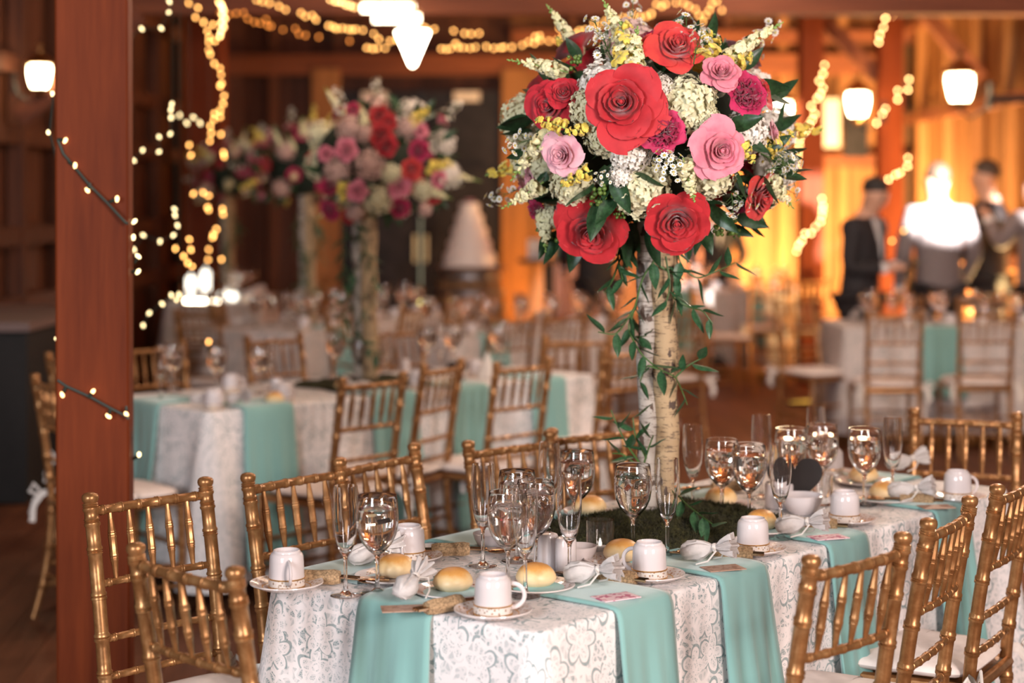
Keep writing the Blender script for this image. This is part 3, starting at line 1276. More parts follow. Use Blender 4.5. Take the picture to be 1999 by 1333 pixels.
# ------------------------------------------------------------------ napkins
def napkin(T, a, side, width, inner, drop, label, seed=1, cat='napkin', mat='teal'):
    """a folded napkin lying from `inner` metres inside the edge and hanging `drop` metres over it"""
    if side == 'right':
        o_, du, dn = T.pt(a, 0), T.u, -T.v
    elif side == 'left':
        o_, du, dn = T.pt(a, T.W), -T.u, T.v
    elif side == 'front':
        o_, du, dn = T.pt(0, a), -T.v, -T.u
    else:
        o_, du, dn = T.pt(T.L, a), T.v, T.u
    r_ = random.Random(seed)
    p0, p1 = r_.uniform(0, 6), r_.uniform(0, 6)
    prof = [(-inner, 0), (-inner * .6, .001), (-inner * .3, .001), (-.03, .001), (-.012, .000), (.0, -.002), (.007, -.008), (.011, -.02)]
    n = 16
    for i in range(1, n + 1):
        prof.append((.013 + .075 * (i / n) ** 1.2, -.02 - (drop - .02) * i / n))
    m = MB()
    nu = 14
    th = .007
    vs = []
    for lay in (0, 1):
        for j, (d, z) in enumerate(prof):
            k = max(0, (-z - .02) / max(.01, drop - .02))
            for i in range(nu + 1):
                x = (i / nu - .5)
                wd = width * (1 + .16 * k)
                f = .012 * math.sin(x * 9 + p0) * k + .007 * math.sin(x * 21 + p1) * min(1, k * 2)
                hang = 1 if z < -.01 else 0
                dd = d + (f + (th if lay else 0)) * hang if hang else d
                zz = z + (th if lay else 0) * (1 - hang) + (0 if not lay else .0)
                if 0 < -z <= .01 and lay:
                    dd = d + th * .7
                    zz = z + th * .7
                q = o_ + du * (x * wd + k * .02 * math.sin(p0)) + dn * dd + Vector((0, 0, TZ + zz))
                vs.append(q)
    nr = len(prof)
    W_ = nu + 1
    fs = []
    for j in range(nr - 1):
        for i in range(nu):
            q = (j * W_ + i, j * W_ + i + 1, (j + 1) * W_ + i + 1, (j + 1) * W_ + i)
            fs.append(q)
            fs.append(tuple(reversed([x + nr * W_ for x in q])))
    b = nr * W_
    for j in range(nr - 1):
        for i, fl_ in ((0, 0), (nu, 1)):
            q = (j * W_ + i, (j + 1) * W_ + i, (j + 1) * W_ + i + b, j * W_ + i + b)
            fs.append(q if not fl_ else tuple(reversed(q)))
    for i in range(nu):
        for j in (0, nr - 1):
            q = (j * W_ + i, j * W_ + i + 1, j * W_ + i + 1 + b, j * W_ + i + b)
            fs.append(q)
    c0 = o_ + Vector((0, 0, TZ))
    m.add([q - c0 for q in vs], fs)
    me = m.mesh('napkin', M[mat], 'all')
    o = obj('napkin', me, None, c0)
    return tag(o, label, cat)


napkin(T1, .365, 'front', .20, .24, .52, 'teal napkin hanging over the near short end of the table', 1)
napkin(T1, .335, 'right', .19, .26, .60, 'teal napkin hanging in the centre front, near table corner', 2)
napkin(T1, .715, 'right', .19, .26, .60, 'teal napkin hanging left of the nearest right-hand chair', 3)
napkin(T1, 1.19, 'right', .19, .26, .60, 'teal napkin hanging behind the nearest right-hand chair back', 4)
napkin(T1, 1.76, 'right', .19, .26, .60, 'teal napkin hanging at far right before the edge-on chair', 5)
for i, a in enumerate((.18, .62, 1.04, 1.48)):
    napkin(T1, a, 'left', .20, .20, .30, 'teal napkin, ' + ('first', 'second', 'third', 'fourth')[i] + ' from the camera on the table side with hidden drops', 6 + i)
napkin(T1, .38, 'end', .20, .22, .3, 'teal napkin at the far head of the front table', 15)
napkin(T2, .28, 'right', .24, .2, .62, 'teal napkin hanging on second table left of its leftmost chair', 20)
napkin(T2, .92, 'right', .24, .2, .62, 'teal napkin hanging behind the second table leftmost chair', 21)
napkin(T2, 1.35, 'right', .22, .2, .62, 'teal napkin hanging between middle and right chairs of second table', 22)
napkin(T2, 1.83, 'right', .22, .2, .62, 'teal napkin hanging behind the rightmost chair of second table', 23)
napkin(T2, .45, 'front', .24, .2, .62, 'dark teal napkin hanging just right of the timber pillar', 24)
napkin(T3, .62, 'right', .24, .2, .45, 'green-teal napkin at far right table behind the left chair', 25)
napkin(T3, 1.50, 'right', .24, .2, .45, 'green-teal napkin at far right table behind the right chair', 26)
napkin(T6, .30, 'right', .20, .2, .5, 'dim teal napkin in middle distance right of the cones', 27)
napkin(T5, .08, 'right', .16, .2, .5, 'teal napkin at distant table immediately right of the birch poles', 28)
napkin(T5, .75, 'right', .13, .2, .5, 'teal napkin at distant table between its blurred chairs', 29)
napkin(T4, .4, 'right', .2, .2, .3, 'dim teal napkin at the third bouquet table', 30)


# ------------------------------------------------------------------ tableware prototypes
def make_goblet():
    t = thing('water_goblet', 'x', 'goblet')
    prof = [(0, 0), (.034, 0), (.036, .0012), (.034, .0024), (.016, .005), (.0065, .012), (.0042, .030), (.0042, .060), (.0050, .076),
            (.0085, .083), (.020, .0925), (.032, .107), (.0405, .126), (.0440, .146), (.0445, .165), (.0425, .186), (.0405, .204), (.0400, .2060),
            (.0390, .2060), (.0388, .204), (.0408, .186), (.0428, .165), (.0423, .146), (.0388, .127), (.030, .109), (.018, .0955), (.008, .0885), (0, .0865)]
    MB().lathe(prof, 32).build('glass', M['glass'], t)
    wp = [(0, .0870), (.0078, .0893), (.0176, .0965), (.0296, .1098), (.0384, .1274), (.0419, .146), (.0424, .165), (.0412, .178), (0, .178)]
    w_ = MB().lathe(wp, 32).build('water', M['water'], t)
    r_ = random.Random(4)
    for k, (x, y, z) in enumerate(((-.014, .006, .160), (.014, -.008, .158), (.002, .016, .138), (.008, -.012, .132), (-.012, -.010, .128), (.000, .002, .110))):
        if k < 2:
            MB().box((x, y, z), (.019, .019, .018), Matrix.Rotation(r_.uniform(0, 3), 3, (r_.random(), r_.random(), r_.random()))).build('ice_cube', M['ice'], w_, smooth=False)
    return t


def make_flute():
    t = thing('champagne_flute', 'x', 'flute')
    prof = [(0, 0), (.030, 0), (.032, .0012), (.030, .0024), (.013, .005), (.0055, .013), (.0038, .035), (.0038, .072), (.0052, .082),
            (.012, .092), (.0185, .106), (.0235, .128), (.0265, .155), (.0272, .178), (.0262, .205), (.0245, .2290), (.0235, .2290),
            (.0250, .205), (.0260, .178), (.0253, .155), (.0222, .129), (.017, .108), (.0095, .096), (0, .0905)]
    MB().lathe(prof, 28).build('glass', M['glass'], t)
    return t


def make_cup():
    t = thing('coffee_cup', 'x', 'cup')
    prof = [(0, .0575), (.020, .058), (.0245, .0600), (.0245, .0765), (.0270, .0785), (.0285, .0770), (.0290, .0740), (.0325, .0715), (.0352, .066), (.0362, .055),
            (.0372, .030), (.0382, .0195)]
    MB().lathe(prof, 32).build('cup_body', M['china'], t)
    b = MB().lathe([(.0382, .0195), (.0386, .0040)], 32).build('patterned_band', M['band'], t)
    MB().lathe([(.0375, .0180), (.0392, .0185), (.0392, .0210), (.0375, .0215)], 32).build('gold_ring', M['goldband'], b)
    MB().lathe([(.0360, .0002), (.0395, .0002), (.0395, .0042), (.0375, .0046), (.0355, .0040), (.0360, .0002)], 32).build('gold_rim', M['goldband'], b)
    path = []
    for i in range(13):
        a = PI * i / 12
        path.append((.0365 + .026 * math.sin(a), 0, .036 - .024 * math.cos(a)))
    MB().tube(path, [.0045] * 13, 8, squash=.8).build('handle', M['china'], t)
    return t


def make_saucer():
    return tag(MB().lathe([(0, .002), (.030, .0), (.045, .0005), (.070, .010), (.078, .0145), (.0775, .017), (.070, .0145), (.045, .0045), (.031, .0040), (0, .0045)], 40)
               .build('saucer', M['rim'], None), 'x', 'saucer')


def make_plate():
    return tag(MB().lathe([(0, .002), (.038, .0), (.052, .0005), (.074, .009), (.084, .0125), (.083, .0150), (.074, .0125), (.052, .0045), (.038, .0040), (0, .0045)], 40)
               .build('bread_plate', M['rim'], None), 'x', 'plate')


def make_roll(seed=1):
    r_ = random.Random(seed)
    a = r_.uniform(0, 6)

    def f(u, v):
        th, ph = 2 * PI * u, PI * v
        x, y, z = math.sin(ph) * math.cos(th), math.sin(ph) * math.sin(th), -math.cos(ph)
        k = 1 + .03 * math.sin(3 * th + a) + .02 * math.sin(5 * ph + a)
        zz = z * .024 if z < 0 else z * .031
        zz = max(zz, -.018) + .018
        return (x * .043 * k, y * .037 * k, zz)
    return tag(MB().grid(f, 28, 16).build('bread_roll', M['bread'], None, smooth='all'), 'x', 'bread')


def make_favor():
    t = thing('tulle_favor', 'x', 'favor')
    Rm = Matrix.Rotation(R(78), 3, 'X')

    def fn(a, z):
        return 1 + .10 * math.sin(7 * a + 2 * math.sin(3 * a) + z * 60) + .09 * math.sin(3 * a + z * 140) - .15 * abs(math.sin(a)) ** 3
    body = MB().lathe([(0, -.036), (.008, -.035), (.016, -.029), (.021, -.018), (.0225, -.006), (.0215, .006), (.017, .018), (.011, .028), (.007, .034)], 44, (0, 0, .026), Rm, fn)
    body.build('pouch', M['tulle'], t)
    MB().lathe([(.007, .034), (.006, .038), (.008, .044), (.013, .054), (.018, .068), (.021, .080), (.0195, .080), (.0165, .068), (.0115, .054), (.005, .045)], 54, (0, 0, .026), Rm,
               lambda a, z: 1 + .30 * math.sin(9 * a + 40 * z) * (z > .05)).build('ruffle', M['tulle'], t)
    m = MB().lathe([(.0075, .035), (.0095, .036), (.0095, .041), (.0075, .042)], 14, (0, 0, .026), Rm)
    m.tube([(.008, -.034, .035), (.022, -.05, .028), (.030, -.04, .010), (.036, -.02, .004)], .0018, 5)
    m.tube([(-.008, -.034, .035), (-.022, -.048, .032), (-.030, -.034, .012), (-.033, -.01, .004)], .0018, 5)
    m.build('bow', M['ribbon'], t)
    return t


def make_cutlery():
    t = thing('cutlery_roll', 'x', 'cutlery')
    MB().lathe([(0, -.045), (.014, -.044), (.017, -.03), (.0155, 0), (.017, .03), (.014, .044), (0, .045)], 14, (0, 0, .014), Matrix.Rotation(R(90), 3, 'X'),
               lambda a, z: .92 + .10 * math.sin(5 * a + 20 * z)).build('burlap_wrap', M['burlap'], t)
    for k, (dx, kind) in enumerate(((-.009, 'fork'), (.0, 'knife'), (.009, 'spoon'))):
        m = MB()
        m.tube([(dx, -.07, .014), (dx, .05, .016), (dx * 1.3, .085, .013)], [.0035, .0025, .0022], 6, squash=.6)
        if kind == 'spoon':
            m.ball((dx * 1.4, .108, .011), .024, 12, 6, (.58, 1, .22))
        elif kind == 'knife':
            m.bar((dx * 1.3, .083, .012), (dx * 1.3, .15, .010), .013, .002)
        else:
            m.box((dx * 1.4, .095, .012), (.016, .024, .002))
            for q in range(4):
                m.bar((dx * 1.4 - .0065 + q * .0043, .105, .012), (dx * 1.4 - .0065 + q * .0043, .138, .014), .002, .002)
        m.build(kind, M['metal_cutlery'], t)
    return t


def make_card(mat):
    return tag(MB().box((0, 0, 0), (.088, .055, .0018)).build('name_card', mat, None, smooth=False), 'x', 'card')


def make_shaker():
    t = thing('salt_shaker', 'x', 'shaker')
    MB().lathe([(0, 0), (.0215, 0), (.0235, .003), (.0235, .074), (.021, .080), (.012, .083), (0, .0835)], 24).build('body', M['china'], t)
    MB().lathe([(0, .0832), (.0018, .0834), (.0018, .0842), (0, .0843)], 8, (.004, 0, 0)).build('hole', M['black_metal'], t)
    return t


def make_bowl():
    return tag(MB().lathe([(0, .002), (.022, 0), (.024, .003), (.030, .008), (.038, .022), (.042, .036), (.040, .037), (.035, .023), (.026, .010), (0, .007)], 32)
               .build('sauce_bowl', M['china'], None), 'x', 'bowl')


def make_candle():
    t = thing('candle_glass', 'x', 'candle')
    MB().lathe([(0, 0), (.031, 0), (.032, .002), (.0325, .080), (.0305, .080), (.030, .006), (0, .0055)], 28).build('glass_cup', M['glass'], t)
    c = MB().lathe([(0, .0062), (.0185, .0062), (.0190, .008), (.0190, .020), (.017, .022), (0, .0215)], 24).build('tealight', M['white_plastic'], t)
    MB().lathe([(0, .0216), (.004, .0225), (.0045, .028), (.0015, .038), (0, .040)], 10).build('flame_tip', M['flame'], c)
    return t


GOB, FLU, CUP, SAU, PLA, ROL, FAV, CUT, SHA, BOW, CAN = (One(f) for f in (make_goblet, make_flute, make_cup, make_saucer, make_plate, make_roll,
                                                                        make_favor, make_cutlery, make_shaker, make_bowl, make_candle))
CPI = One(lambda: make_card(M['pinkcard']))
CBR = One(lambda: make_card(M['browncard']))


def tp(px, py, dz=0):
    p = P(px, py, TZ)
    p.z += dz
    return p


NK = .0075                                # napkin thickness
# cups with their saucers: base pixel, handle direction, label ending
for px, py, rz, tx in ((560, 1150, -75, 'at the left corner of the front table'),
                       (798, 1096, -100, 'behind the leftmost goblet'),
                       (963, 1203, 5, 'nearest the camera, at table front end'),
                       (1268, 1132, 150, 'right of the central roll, before the moss'),
                       (1470, 1080, 60, 'right of the moss'),
                       (1650, 1022, 70, 'beyond the third hanging napkin'),
                       (1870, 978, 20, 'at the far right of the front table')):
    CUP.put(tp(px, py, .0052), R(rz), 'upturned white cup with gold-banded rim ' + tx)
    SAU.put(tp(px, py, 0), 0, 'floral-rimmed saucer under the cup ' + tx)
CUP.put(tp(1622, 930, .0052), 1, 'small upturned cup seen right behind the black heart')
SAU.put(tp(1622, 930, 0), 0, 'saucer under the small cup behind the black heart')

for px, py, tx in ((737, 1160, 'leftmost goblet of the front table, full of iced water'),
                   (992, 1150, 'front goblet behind the nearest cup'),
                   (1046, 1122, 'goblet just right of and behind the front goblet'),
                   (1010, 1096, 'goblet behind the front goblet, right of a flute'),
                   (1127, 1044, 'goblet left of the candle glass, before the bamboo chair'),
                   (1236, 1080, 'goblet standing between the moss and central roll'),
                   (1410, 1014, 'goblet left of pair, right of the birch poles'),
                   (1463, 1026, 'goblet right of pair, between birch poles and heart'),
                   (1545, 985, 'goblet directly above the black heart'),
                   (1606, 976, 'goblet right of and behind the black heart'),
                   (1688, 986, 'rightmost goblet of the front table')):
    GOB.put(tp(px, py, .0009), R(px * 37 % 360), 'water ' + tx)
for px, py, tx in ((675, 1164, 'leftmost flute, beside the leftmost goblet'),
                   (943, 1106, 'empty flute before the bamboo chair, left of goblets'),
                   (1112, 1137, 'empty flute before the salt shakers'),
                   (1073, 1046, 'empty flute behind the centre goblets'),
                   (1026, 1165, 'flute overlapping the front goblet'),
                   (1303, 1090, 'empty flute in front of the birch poles'),
                   (1353, 998, 'empty flute just right of the birch poles'),
                   (1487, 972, 'empty flute behind the goblets left of the heart'),
                   (1524, 1052, 'empty flute in front of the black heart'),
                   (1594, 952, 'flute peeking over the goblet behind the heart'),
                   (1743, 980, 'rightmost flute of the front table')):
    FLU.put(tp(px, py, .0009), R(px * 53 % 360), tx)
# rolls on plates
for px, py, plx, ply, rz, tx in ((783, 1118, 768, 1134, 10, 'left of the three front rolls'),
                                 (890, 1136, 884, 1162, 30, 'middle of the three front rolls'),
                                 (1046, 1134, 1046, 1152, -10, 'right of three front rolls, behind favor'),
                                 (1222, 1088, 1212, 1102, 20, 'left of the cup before the moss'),
                                 (1403, 978, 1409, 992, 5, 'right of the birch poles behind the moss'),
                                 (1482, 1020, 1488, 1040, 40, 'right end of the moss, behind a cup'),
                                 (1690, 935, 1686, 946, 15, 'farther of two right rolls under the rightmost goblet'),
                                 (1726, 966, 1728, 980, -20, 'nearer of two right rolls beside the white favor'),
                                 (1155, 1004, 1150, 1010, 15, 'left end of the moss behind the candle'),
                                 (1490, 898, 1484, 908, 15, 'farthest, partly behind the black heart')):
    q = tp(plx, ply, 0)
    p = tp(px, py)
    d = Vector((p.x - q.x, p.y - q.y, 0))
    if d.length > .022:
        d = d.normalized() * .022
    ROL.put(q + d + Vector((0, 0, .0055)), R(rz), 'golden bread roll, ' + tx, scale=1.0)
    PLA.put(q, 0, 'small plate under the roll, ' + tx)
# white tulle favors, cards, cutlery
for px, py, rz, tx in ((795, 1178, 160, 'upright-gathered white tulle favor on nearest end napkin'),
                       (1135, 1150, 60, 'white tulle favor on the central napkin'),
                       (1362, 1105, 62, 'white tulle favor right of cup before the moss'),
                       (1545, 1052, 62, 'white tulle favor right of the moss cup'),
                       (1760, 982, 62, 'white tulle favor beside the right-hand roll'),
                       (712, 1112, 120, 'white tulle favor behind the leftmost flute'),
                       (1755, 925, 100, 'white tulle favor at table far end under last flute')):
    FAV.put(tp(px, py, NK), R(rz), tx, scale=1.12)
for C_, px, py, rz, tx in ((CBR, 788, 1197, 8, 'brown printed card before the nearest favor'),
                           (CPI, 1203, 1174, 30, 'pink printed card on the central napkin'),
                           (CBR, 1412, 1117, 20, 'brown printed card on napkin beside the moss'),
                           (CPI, 1617, 1056, 20, 'pink printed card on the third hanging napkin'),
                           (CBR, 1828, 996, 10, 'brown card at the far right napkin')):
    C_.put(tp(px, py, NK + .002), R(rz), tx)
for px, py, rz, tx in ((868, 1195, -52, 'burlap cutlery roll left of the nearest cup'),
                       (1205, 1140, 62, 'burlap cutlery roll between central napkin and cup'),
                       (1432, 1092, 80, 'burlap cutlery roll left of the moss-side cup'),
                       (1600, 1035, 75, 'burlap cutlery roll left of third cup'),
                       (880, 1085, -85, 'burlap cutlery roll behind the left rolls'),
                       (625, 1140, -95, 'burlap cutlery roll right of leftmost cup'),
                       (1790, 985, 75, 'burlap cutlery roll left of the last cup'),
                       (1420, 960, 100, 'burlap cutlery roll behind moss right of birch poles')):
    CUT.put(tp(px, py, .001), R(rz), tx)
SHA.put(tp(1070, 1112), 0, 'left white salt shaker in front of the candle')
SHA.put(tp(1105, 1120), 1, 'right white salt shaker, behind a flute stem')
BOW.put(tp(1131, 1096), 0, 'small white sauce bowl left of the candle glass')
BOW.put(tp(958, 1070), 0, 'small white bowl behind the left napkin')
BOW.put(tp(1566, 1002), 0, 'white dish in front of the black heart', scale=1.35)
CAN.put(tp(1172, 1082, .0009), 0, 'glass holder with unlit-looking white tealight before the moss')
CAN.put(tp(1603, 985, .0009), 0, 'glass tealight holder right beside the black heart')
t = thing('sugar_pot', 'plain white straight pot left of the black heart', 'pot', tp(1522, 990))
MB().lathe([(0, 0), (.037, 0), (.039, .003), (.039, .062), (.036, .066), (.034, .063), (0, .062)], 28).build('body', M['china'], t)


def heart(label, loc, s_, rz):
    pts = []
    for i in range(64):
        a = 2 * PI * i / 64
        pts.append((16 * math.sin(a) ** 3 / 17, (13 * math.cos(a) - 5 * math.cos(2 * a) - 2 * math.cos(3 * a) - math.cos(4 * a)) / 17))
    m = MB()
    n = len(pts)
    vs = [(x * s_, -.004, y * s_ + s_ * 1.02) for x, y in pts] + [(x * s_, .004, y * s_ + s_ * 1.02) for x, y in pts]
    m.add(vs, [tuple(range(n)), tuple(reversed(range(n, 2 * n)))] + [(i + n, (i + 1) % n + n, (i + 1) % n, i) for i in range(n)])
    t = thing('heart_sign', label, 'sign', loc, rz)
    m.build('heart_board', M['darkwood'], t)
    MB().box((0, .012, .008), (.06, .04, .014)).build('stand', M['darkwood'], t, smooth=False)
    return t


heart('black heart-shaped board standing on the front table', tp(1552, 992), .078, R(-8))
heart('blurred black heart-shaped board on the second table', P(893, 742, TZ), .05, R(10))

# moss bed
def moss_f(u, v):
    x, y = (u - .5) * 2, (v - .5) * 2
    e = 1 - max(abs(x), abs(y)) ** 4
    e = max(e, 0)
    h = .030 * e ** .5 + .012 * e * (math.sin(x * 11 + y * 5) + math.sin(y * 13 - x * 4)) * .5 + rnd.uniform(-.003, .005) * (e > 0)
    wob = 1 + .05 * math.sin(5 * math.atan2(y, x) + 1)
    return (x * .30 * wob, y * .20 * wob, max(h, 0) + .001)


mo = MB().grid(moss_f, 60, 44)
mc = T1.pt(1.02, .40)
mob = tag(mo.build('moss_bed', M['moss'], None, (mc.x, mc.y, TZ), 'all'), 'dark green moss bed at the foot of the birch poles', 'moss')
mob.rotation_euler = (0, 0, R(T1.deg - 8))
tf = MB()
for k in range(9000):
    x, y = rnd.uniform(-.97, .97), rnd.uniform(-.97, .97)
    b_ = Vector(moss_f((x + 1) / 2, (y + 1) / 2))
    d = Vector((rnd.uniform(-1, 1), rnd.uniform(-1, 1), rnd.uniform(.3, 1.2))).normalized() * rnd.uniform(.007, .018)
    s_ = d.cross(Vector((rnd.random(), rnd.random(), rnd.random()))).normalized() * .0011
    tf.add([b_ - s_, b_ + s_, b_ + d], [(0, 1, 2)])
fu = tf.build('moss_tuft', M['moss'], mob, smooth=False)
fu['kind'] = 'stuff'


# ------------------------------------------------------------------ flowers (unit size, facing +Z)
def petal_fn(R_, H, reflex, span, phi0, r_, thick=0, ruffle=.03):
    a, b, c = r_.uniform(0, 6), r_.uniform(0, 6), r_.uniform(.8, 1.2)

    def f(u, v):
        x = u * 2 - 1
        v = math.sin(v * PI / 2)
        k_ = max(0.0, (v - .50) / .50)
        wv = (.42 + .58 * min(1, v / .5) ** .8) * max(0.0, 1 - k_ ** 2.6) ** .5
        top = 1 - .07 * math.exp(-(x / .22) ** 2) * k_ + ruffle * math.sin(5 * x + a) * k_
        vv = v * top
        rad = R_ * (.25 + .75 * vv ** .6) + reflex * vv ** 3 * c + .05 * reflex * abs(x) * vv
        rad += ruffle * .8 * math.sin(4 * x + b) * vv ** 2
        z = H * vv * (1.18 - .18 * vv) - reflex * .35 * vv ** 5
        ph = phi0 + x * wv * span / 2
        return (rad * math.cos(ph), rad * math.sin(ph), z)
    return f


LAY = [(.09, .66, .0, 2, 3.6), (.17, .70, .02, 3, 2.6), (.27, .70, .05, 3, 2.5), (.39, .66, .10, 4, 2.1), (.52, .58, .17, 5, 2.0)]


def rose_mesh(seed, outer=True, res=8, op=1.0):
    r_ = random.Random(seed)
    m = MB()
    m.lathe([(0, .1), (.07, .15), (.085, .45), (.05, .62), (0, .60)], 10)
    for k, (R_, H, rf, n, sp) in enumerate(LAY + ([(.62, .42, .36, 5, 1.75)] if outer else [])):
        o = r_.uniform(0, 6)
        for i in range(n):
            m.grid(petal_fn(R_ * op * r_.uniform(.93, 1.05), H * r_.uniform(.93, 1.05), rf * op, sp, o + i * 2 * PI / n + r_.uniform(-.15, .15), r_), res, res - 1)
    m.lathe([(0, -.25), (.12, -.22), (.22, -.08), (.30, .05), (.12, .1), (0, .1)], 10)
    return m.mesh('rose', M['red'], 'all')


def outer_petal(seed):
    r_ = random.Random(seed)
    return MB().grid(petal_fn(.66, .46, .40, 2.0, 0, r_, ruffle=.045), 14, 12).mesh('petal', M['red'], 'all')


ROSE = [rose_mesh(s, False, 9) for s in (1, 2, 3)]
ROSEF = [rose_mesh(s, True, 6) for s in (4, 5)]
PET = [outer_petal(s) for s in (1, 2, 3, 4)]


def peony_mesh(seed):
    r_ = random.Random(seed)
    m = MB()
    m.ball((0, 0, .15), .42, 12, 8)
    for i in range(95):
        z = 1 - (i + .5) / 95 * 1.05
        ph = i * 2.39996
        s_ = math.sqrt(max(0, 1 - z * z))
        d = Vector((s_ * math.cos(ph), s_ * math.sin(ph), z))
        t = d.cross(Vector((r_.uniform(-1, 1), r_.uniform(-1, 1), r_.uniform(-1, 1)))).normalized()
        b = d.cross(t)
        L, W = r_.uniform(.30, .42), r_.uniform(.16, .26)
        o = Vector((0, 0, .12)) + d * .36
        a = r_.uniform(0, 6)
        lean = r_.uniform(-.3, .3)

        def f(u, v, o=o, d=d, t=t, b=b, L=L, W=W, a=a, lean=lean):
            x = u * 2 - 1
            w_ = W * (.35 + .65 * math.sin(PI * (.15 + .6 * v)))
            return o + t * x * w_ + d * L * v * (1 - .25 * x * x + .1 * math.sin(6 * x + a)) + b * (W * .5 * x * x + lean * v * v * .3 + .04 * math.sin(9 * x + a) * v)
        m.grid(f, 4, 3)
    for i in range(9):
        m.grid(petal_fn(.60, .42, .32, 1.4, i * 2 * PI / 9 + (i % 2) * .2, r_, ruffle=.05), 7, 6)
    return m.mesh('peony', M['magenta'], 'all')


PEO = [peony_mesh(s) for s in (1, 2)]


def hyd_mesh(seed, n=150, core=.80):
    r_ = random.Random(seed)
    m = MB()
    m.ball((0, 0, 0), core, 14, 10)
    for i in range(n):
        z = 1 - (i + .5) / n * 1.55
        ph = i * 2.39996
        s_ = math.sqrt(max(0, 1 - z * z))
        d = Vector((s_ * math.cos(ph), s_ * math.sin(ph), z)) + Vector((r_.uniform(-.1, .1), r_.uniform(-.1, .1), r_.uniform(-.1, .1)))
        d.normalize()
        n_ = (d + Vector((r_.uniform(-.35, .35), r_.uniform(-.35, .35), r_.uniform(-.35, .35)))).normalized()
        t = n_.orthogonal().normalized()
        t = Matrix.Rotation(r_.uniform(0, 6.3), 3, n_) @ t
        b = n_.cross(t)
        c = d * r_.uniform(.86, 1.04)
        q = r_.uniform(.12, .155)
        for k in range(4):
            a = k * PI / 2
            e = t * math.cos(a) + b * math.sin(a)
            g_ = n_.cross(e)
            cup = r_.uniform(.0, .45)
            vs = [c, c + e * q * .55 - g_ * q * .52 + n_ * q * .12, c + e * q * 1.05 - g_ * q * .28 + n_ * q * cup, c + e * q * 1.2 + n_ * q * cup * 1.1 - n_ * .02,
                  c + e * q * 1.05 + g_ * q * .28 + n_ * q * cup, c + e * q * .55 + g_ * q * .52 + n_ * q * .12, c + e * q * .6 + n_ * q * -.04]
            m.add(vs, [(0, 1, 6), (1, 2, 6), (2, 3, 6), (3, 4, 6), (4, 5, 6), (5, 0, 6)])
    return m.mesh('hydrangea', M['hyd_white'], 'all')


HYD = [hyd_mesh(s) for s in (1, 2, 3)]
HYDS = [hyd_mesh(7, 100, .66), hyd_mesh(8, 90, .66)]


def snap_mesh(seed, n=11, tip=.42, big=1.0, nb=12):
    """a spike from the origin to z = 1"""
    r_ = random.Random(seed)
    m = MB()
    m.cur = 1
    bend = lambda z: Vector((.05 * math.sin(z * 2), .04 * z * z, z))
    m.tube([bend(z / 8) for z in range(9)], [.016 - .001 * z for z in range(9)], 6)
    for i in range(n):
        z = .10 + (1 - tip) * i / n
        ph = i * 2.39996
        d = Vector((math.cos(ph), math.sin(ph), .35)).normalized()
        o = bend(z)
        sz = .13 * (1.1 - .55 * i / n) * big
        m.cur = 0
        t = d.orthogonal().normalized()
        b = d.cross(t)
        m.tube([o, o + d * sz * .5, o + d * sz], [sz * .18, sz * .36, sz * .34], 7)
        for k in range(5):
            a = k * 2 * PI / 5
            e = t * math.cos(a) + b * math.sin(a)
            g_ = d.cross(e)
            c = o + d * sz
            w_ = sz * .42

            def f(u, v, c=c, e=e, g_=g_, d=d, w_=w_, sz=sz, k=k):
                x = u * 2 - 1
                return c + e * (sz * .2 + sz * .62 * v) + g_ * x * w_ * math.sin(PI * (.2 + .6 * v)) + d * sz * (.35 * v - .5 * v * v + .08 * math.sin(4 * x + k))
            m.grid(f, 3, 3)
    m.cur = 1
    for i in range(nb):
        k = i / nb
        z = 1 - tip + tip * k
        ph = i * 2.39996
        r0 = .036 * (1.25 - k)
        d = Vector((math.cos(ph), math.sin(ph), .8)).normalized()
        m.cur = 0 if i < nb * .45 else 1
        m.ball(bend(z) + d * r0 * 1.1, r0, 7, 5, (.8, .8, 1.5), d.to_track_quat('Z', 'Y').to_matrix())
    m.cur = 1
    m.ball(bend(1.0), .014, 6, 5, (1, 1, 2))
    return m.mesh('snapdragon', [M['cream'], M['bud']], 'all')


SNA = [snap_mesh(1), snap_mesh(2, 14, .3)]
SNY = snap_mesh(5, 9, .12, 1.25, 4)


def daisy_mesh(seed, n=17):
    r_ = random.Random(seed)
    m = MB()
    m.cur = 1
    m.tube([(0, 0, 0), (.02, .01, .4), (.01, .02, .9)], [.010, .008, .004], 5)
    for i in range(n):
        k = i / n
        z = .30 + .70 * k
        ph = i * 2.39996
        rr = .19 * (1 - .75 * k) + .03
        h = Vector((rr * math.cos(ph), rr * math.sin(ph), z))
        m.cur = 1
        m.tube([(.01, .01, z - .22 * (1 - k * .5)), h * .6 + Vector((0, 0, z)) * .35, h], [.005, .004, .003], 4)
        n_ = (Vector((math.cos(ph), math.sin(ph), .5)) + Vector((r_.uniform(-.5, .5), r_.uniform(-.8, .2), r_.uniform(-.3, .5)))).normalized()
        t = n_.orthogonal().normalized()
        b = n_.cross(t)
        q = r_.uniform(.052, .07)
        m.cur = 0
        for a_ in range(9):
            a = a_ * 2 * PI / 9
            e = t * math.cos(a) + b * math.sin(a)
            g_ = n_.cross(e)
            m.add([h + e * q * .25, h + e * q * .7 - g_ * q * .26 + n_ * q * .15, h + e * q * 1.08 + n_ * q * .1, h + e * q * .7 + g_ * q * .26 + n_ * q * .15], [(0, 1, 2, 3)])
        m.cur = 2
        m.ball(h + n_ * q * .1, q * .34, 7, 4, (1, 1, .6), n_.to_track_quat('Z', 'Y').to_matrix())
    return m.mesh('daisy_spray', [M['white'], M['stem'], M['eye']], 'all')


DAI = [daisy_mesh(1), daisy_mesh(2, 13)]


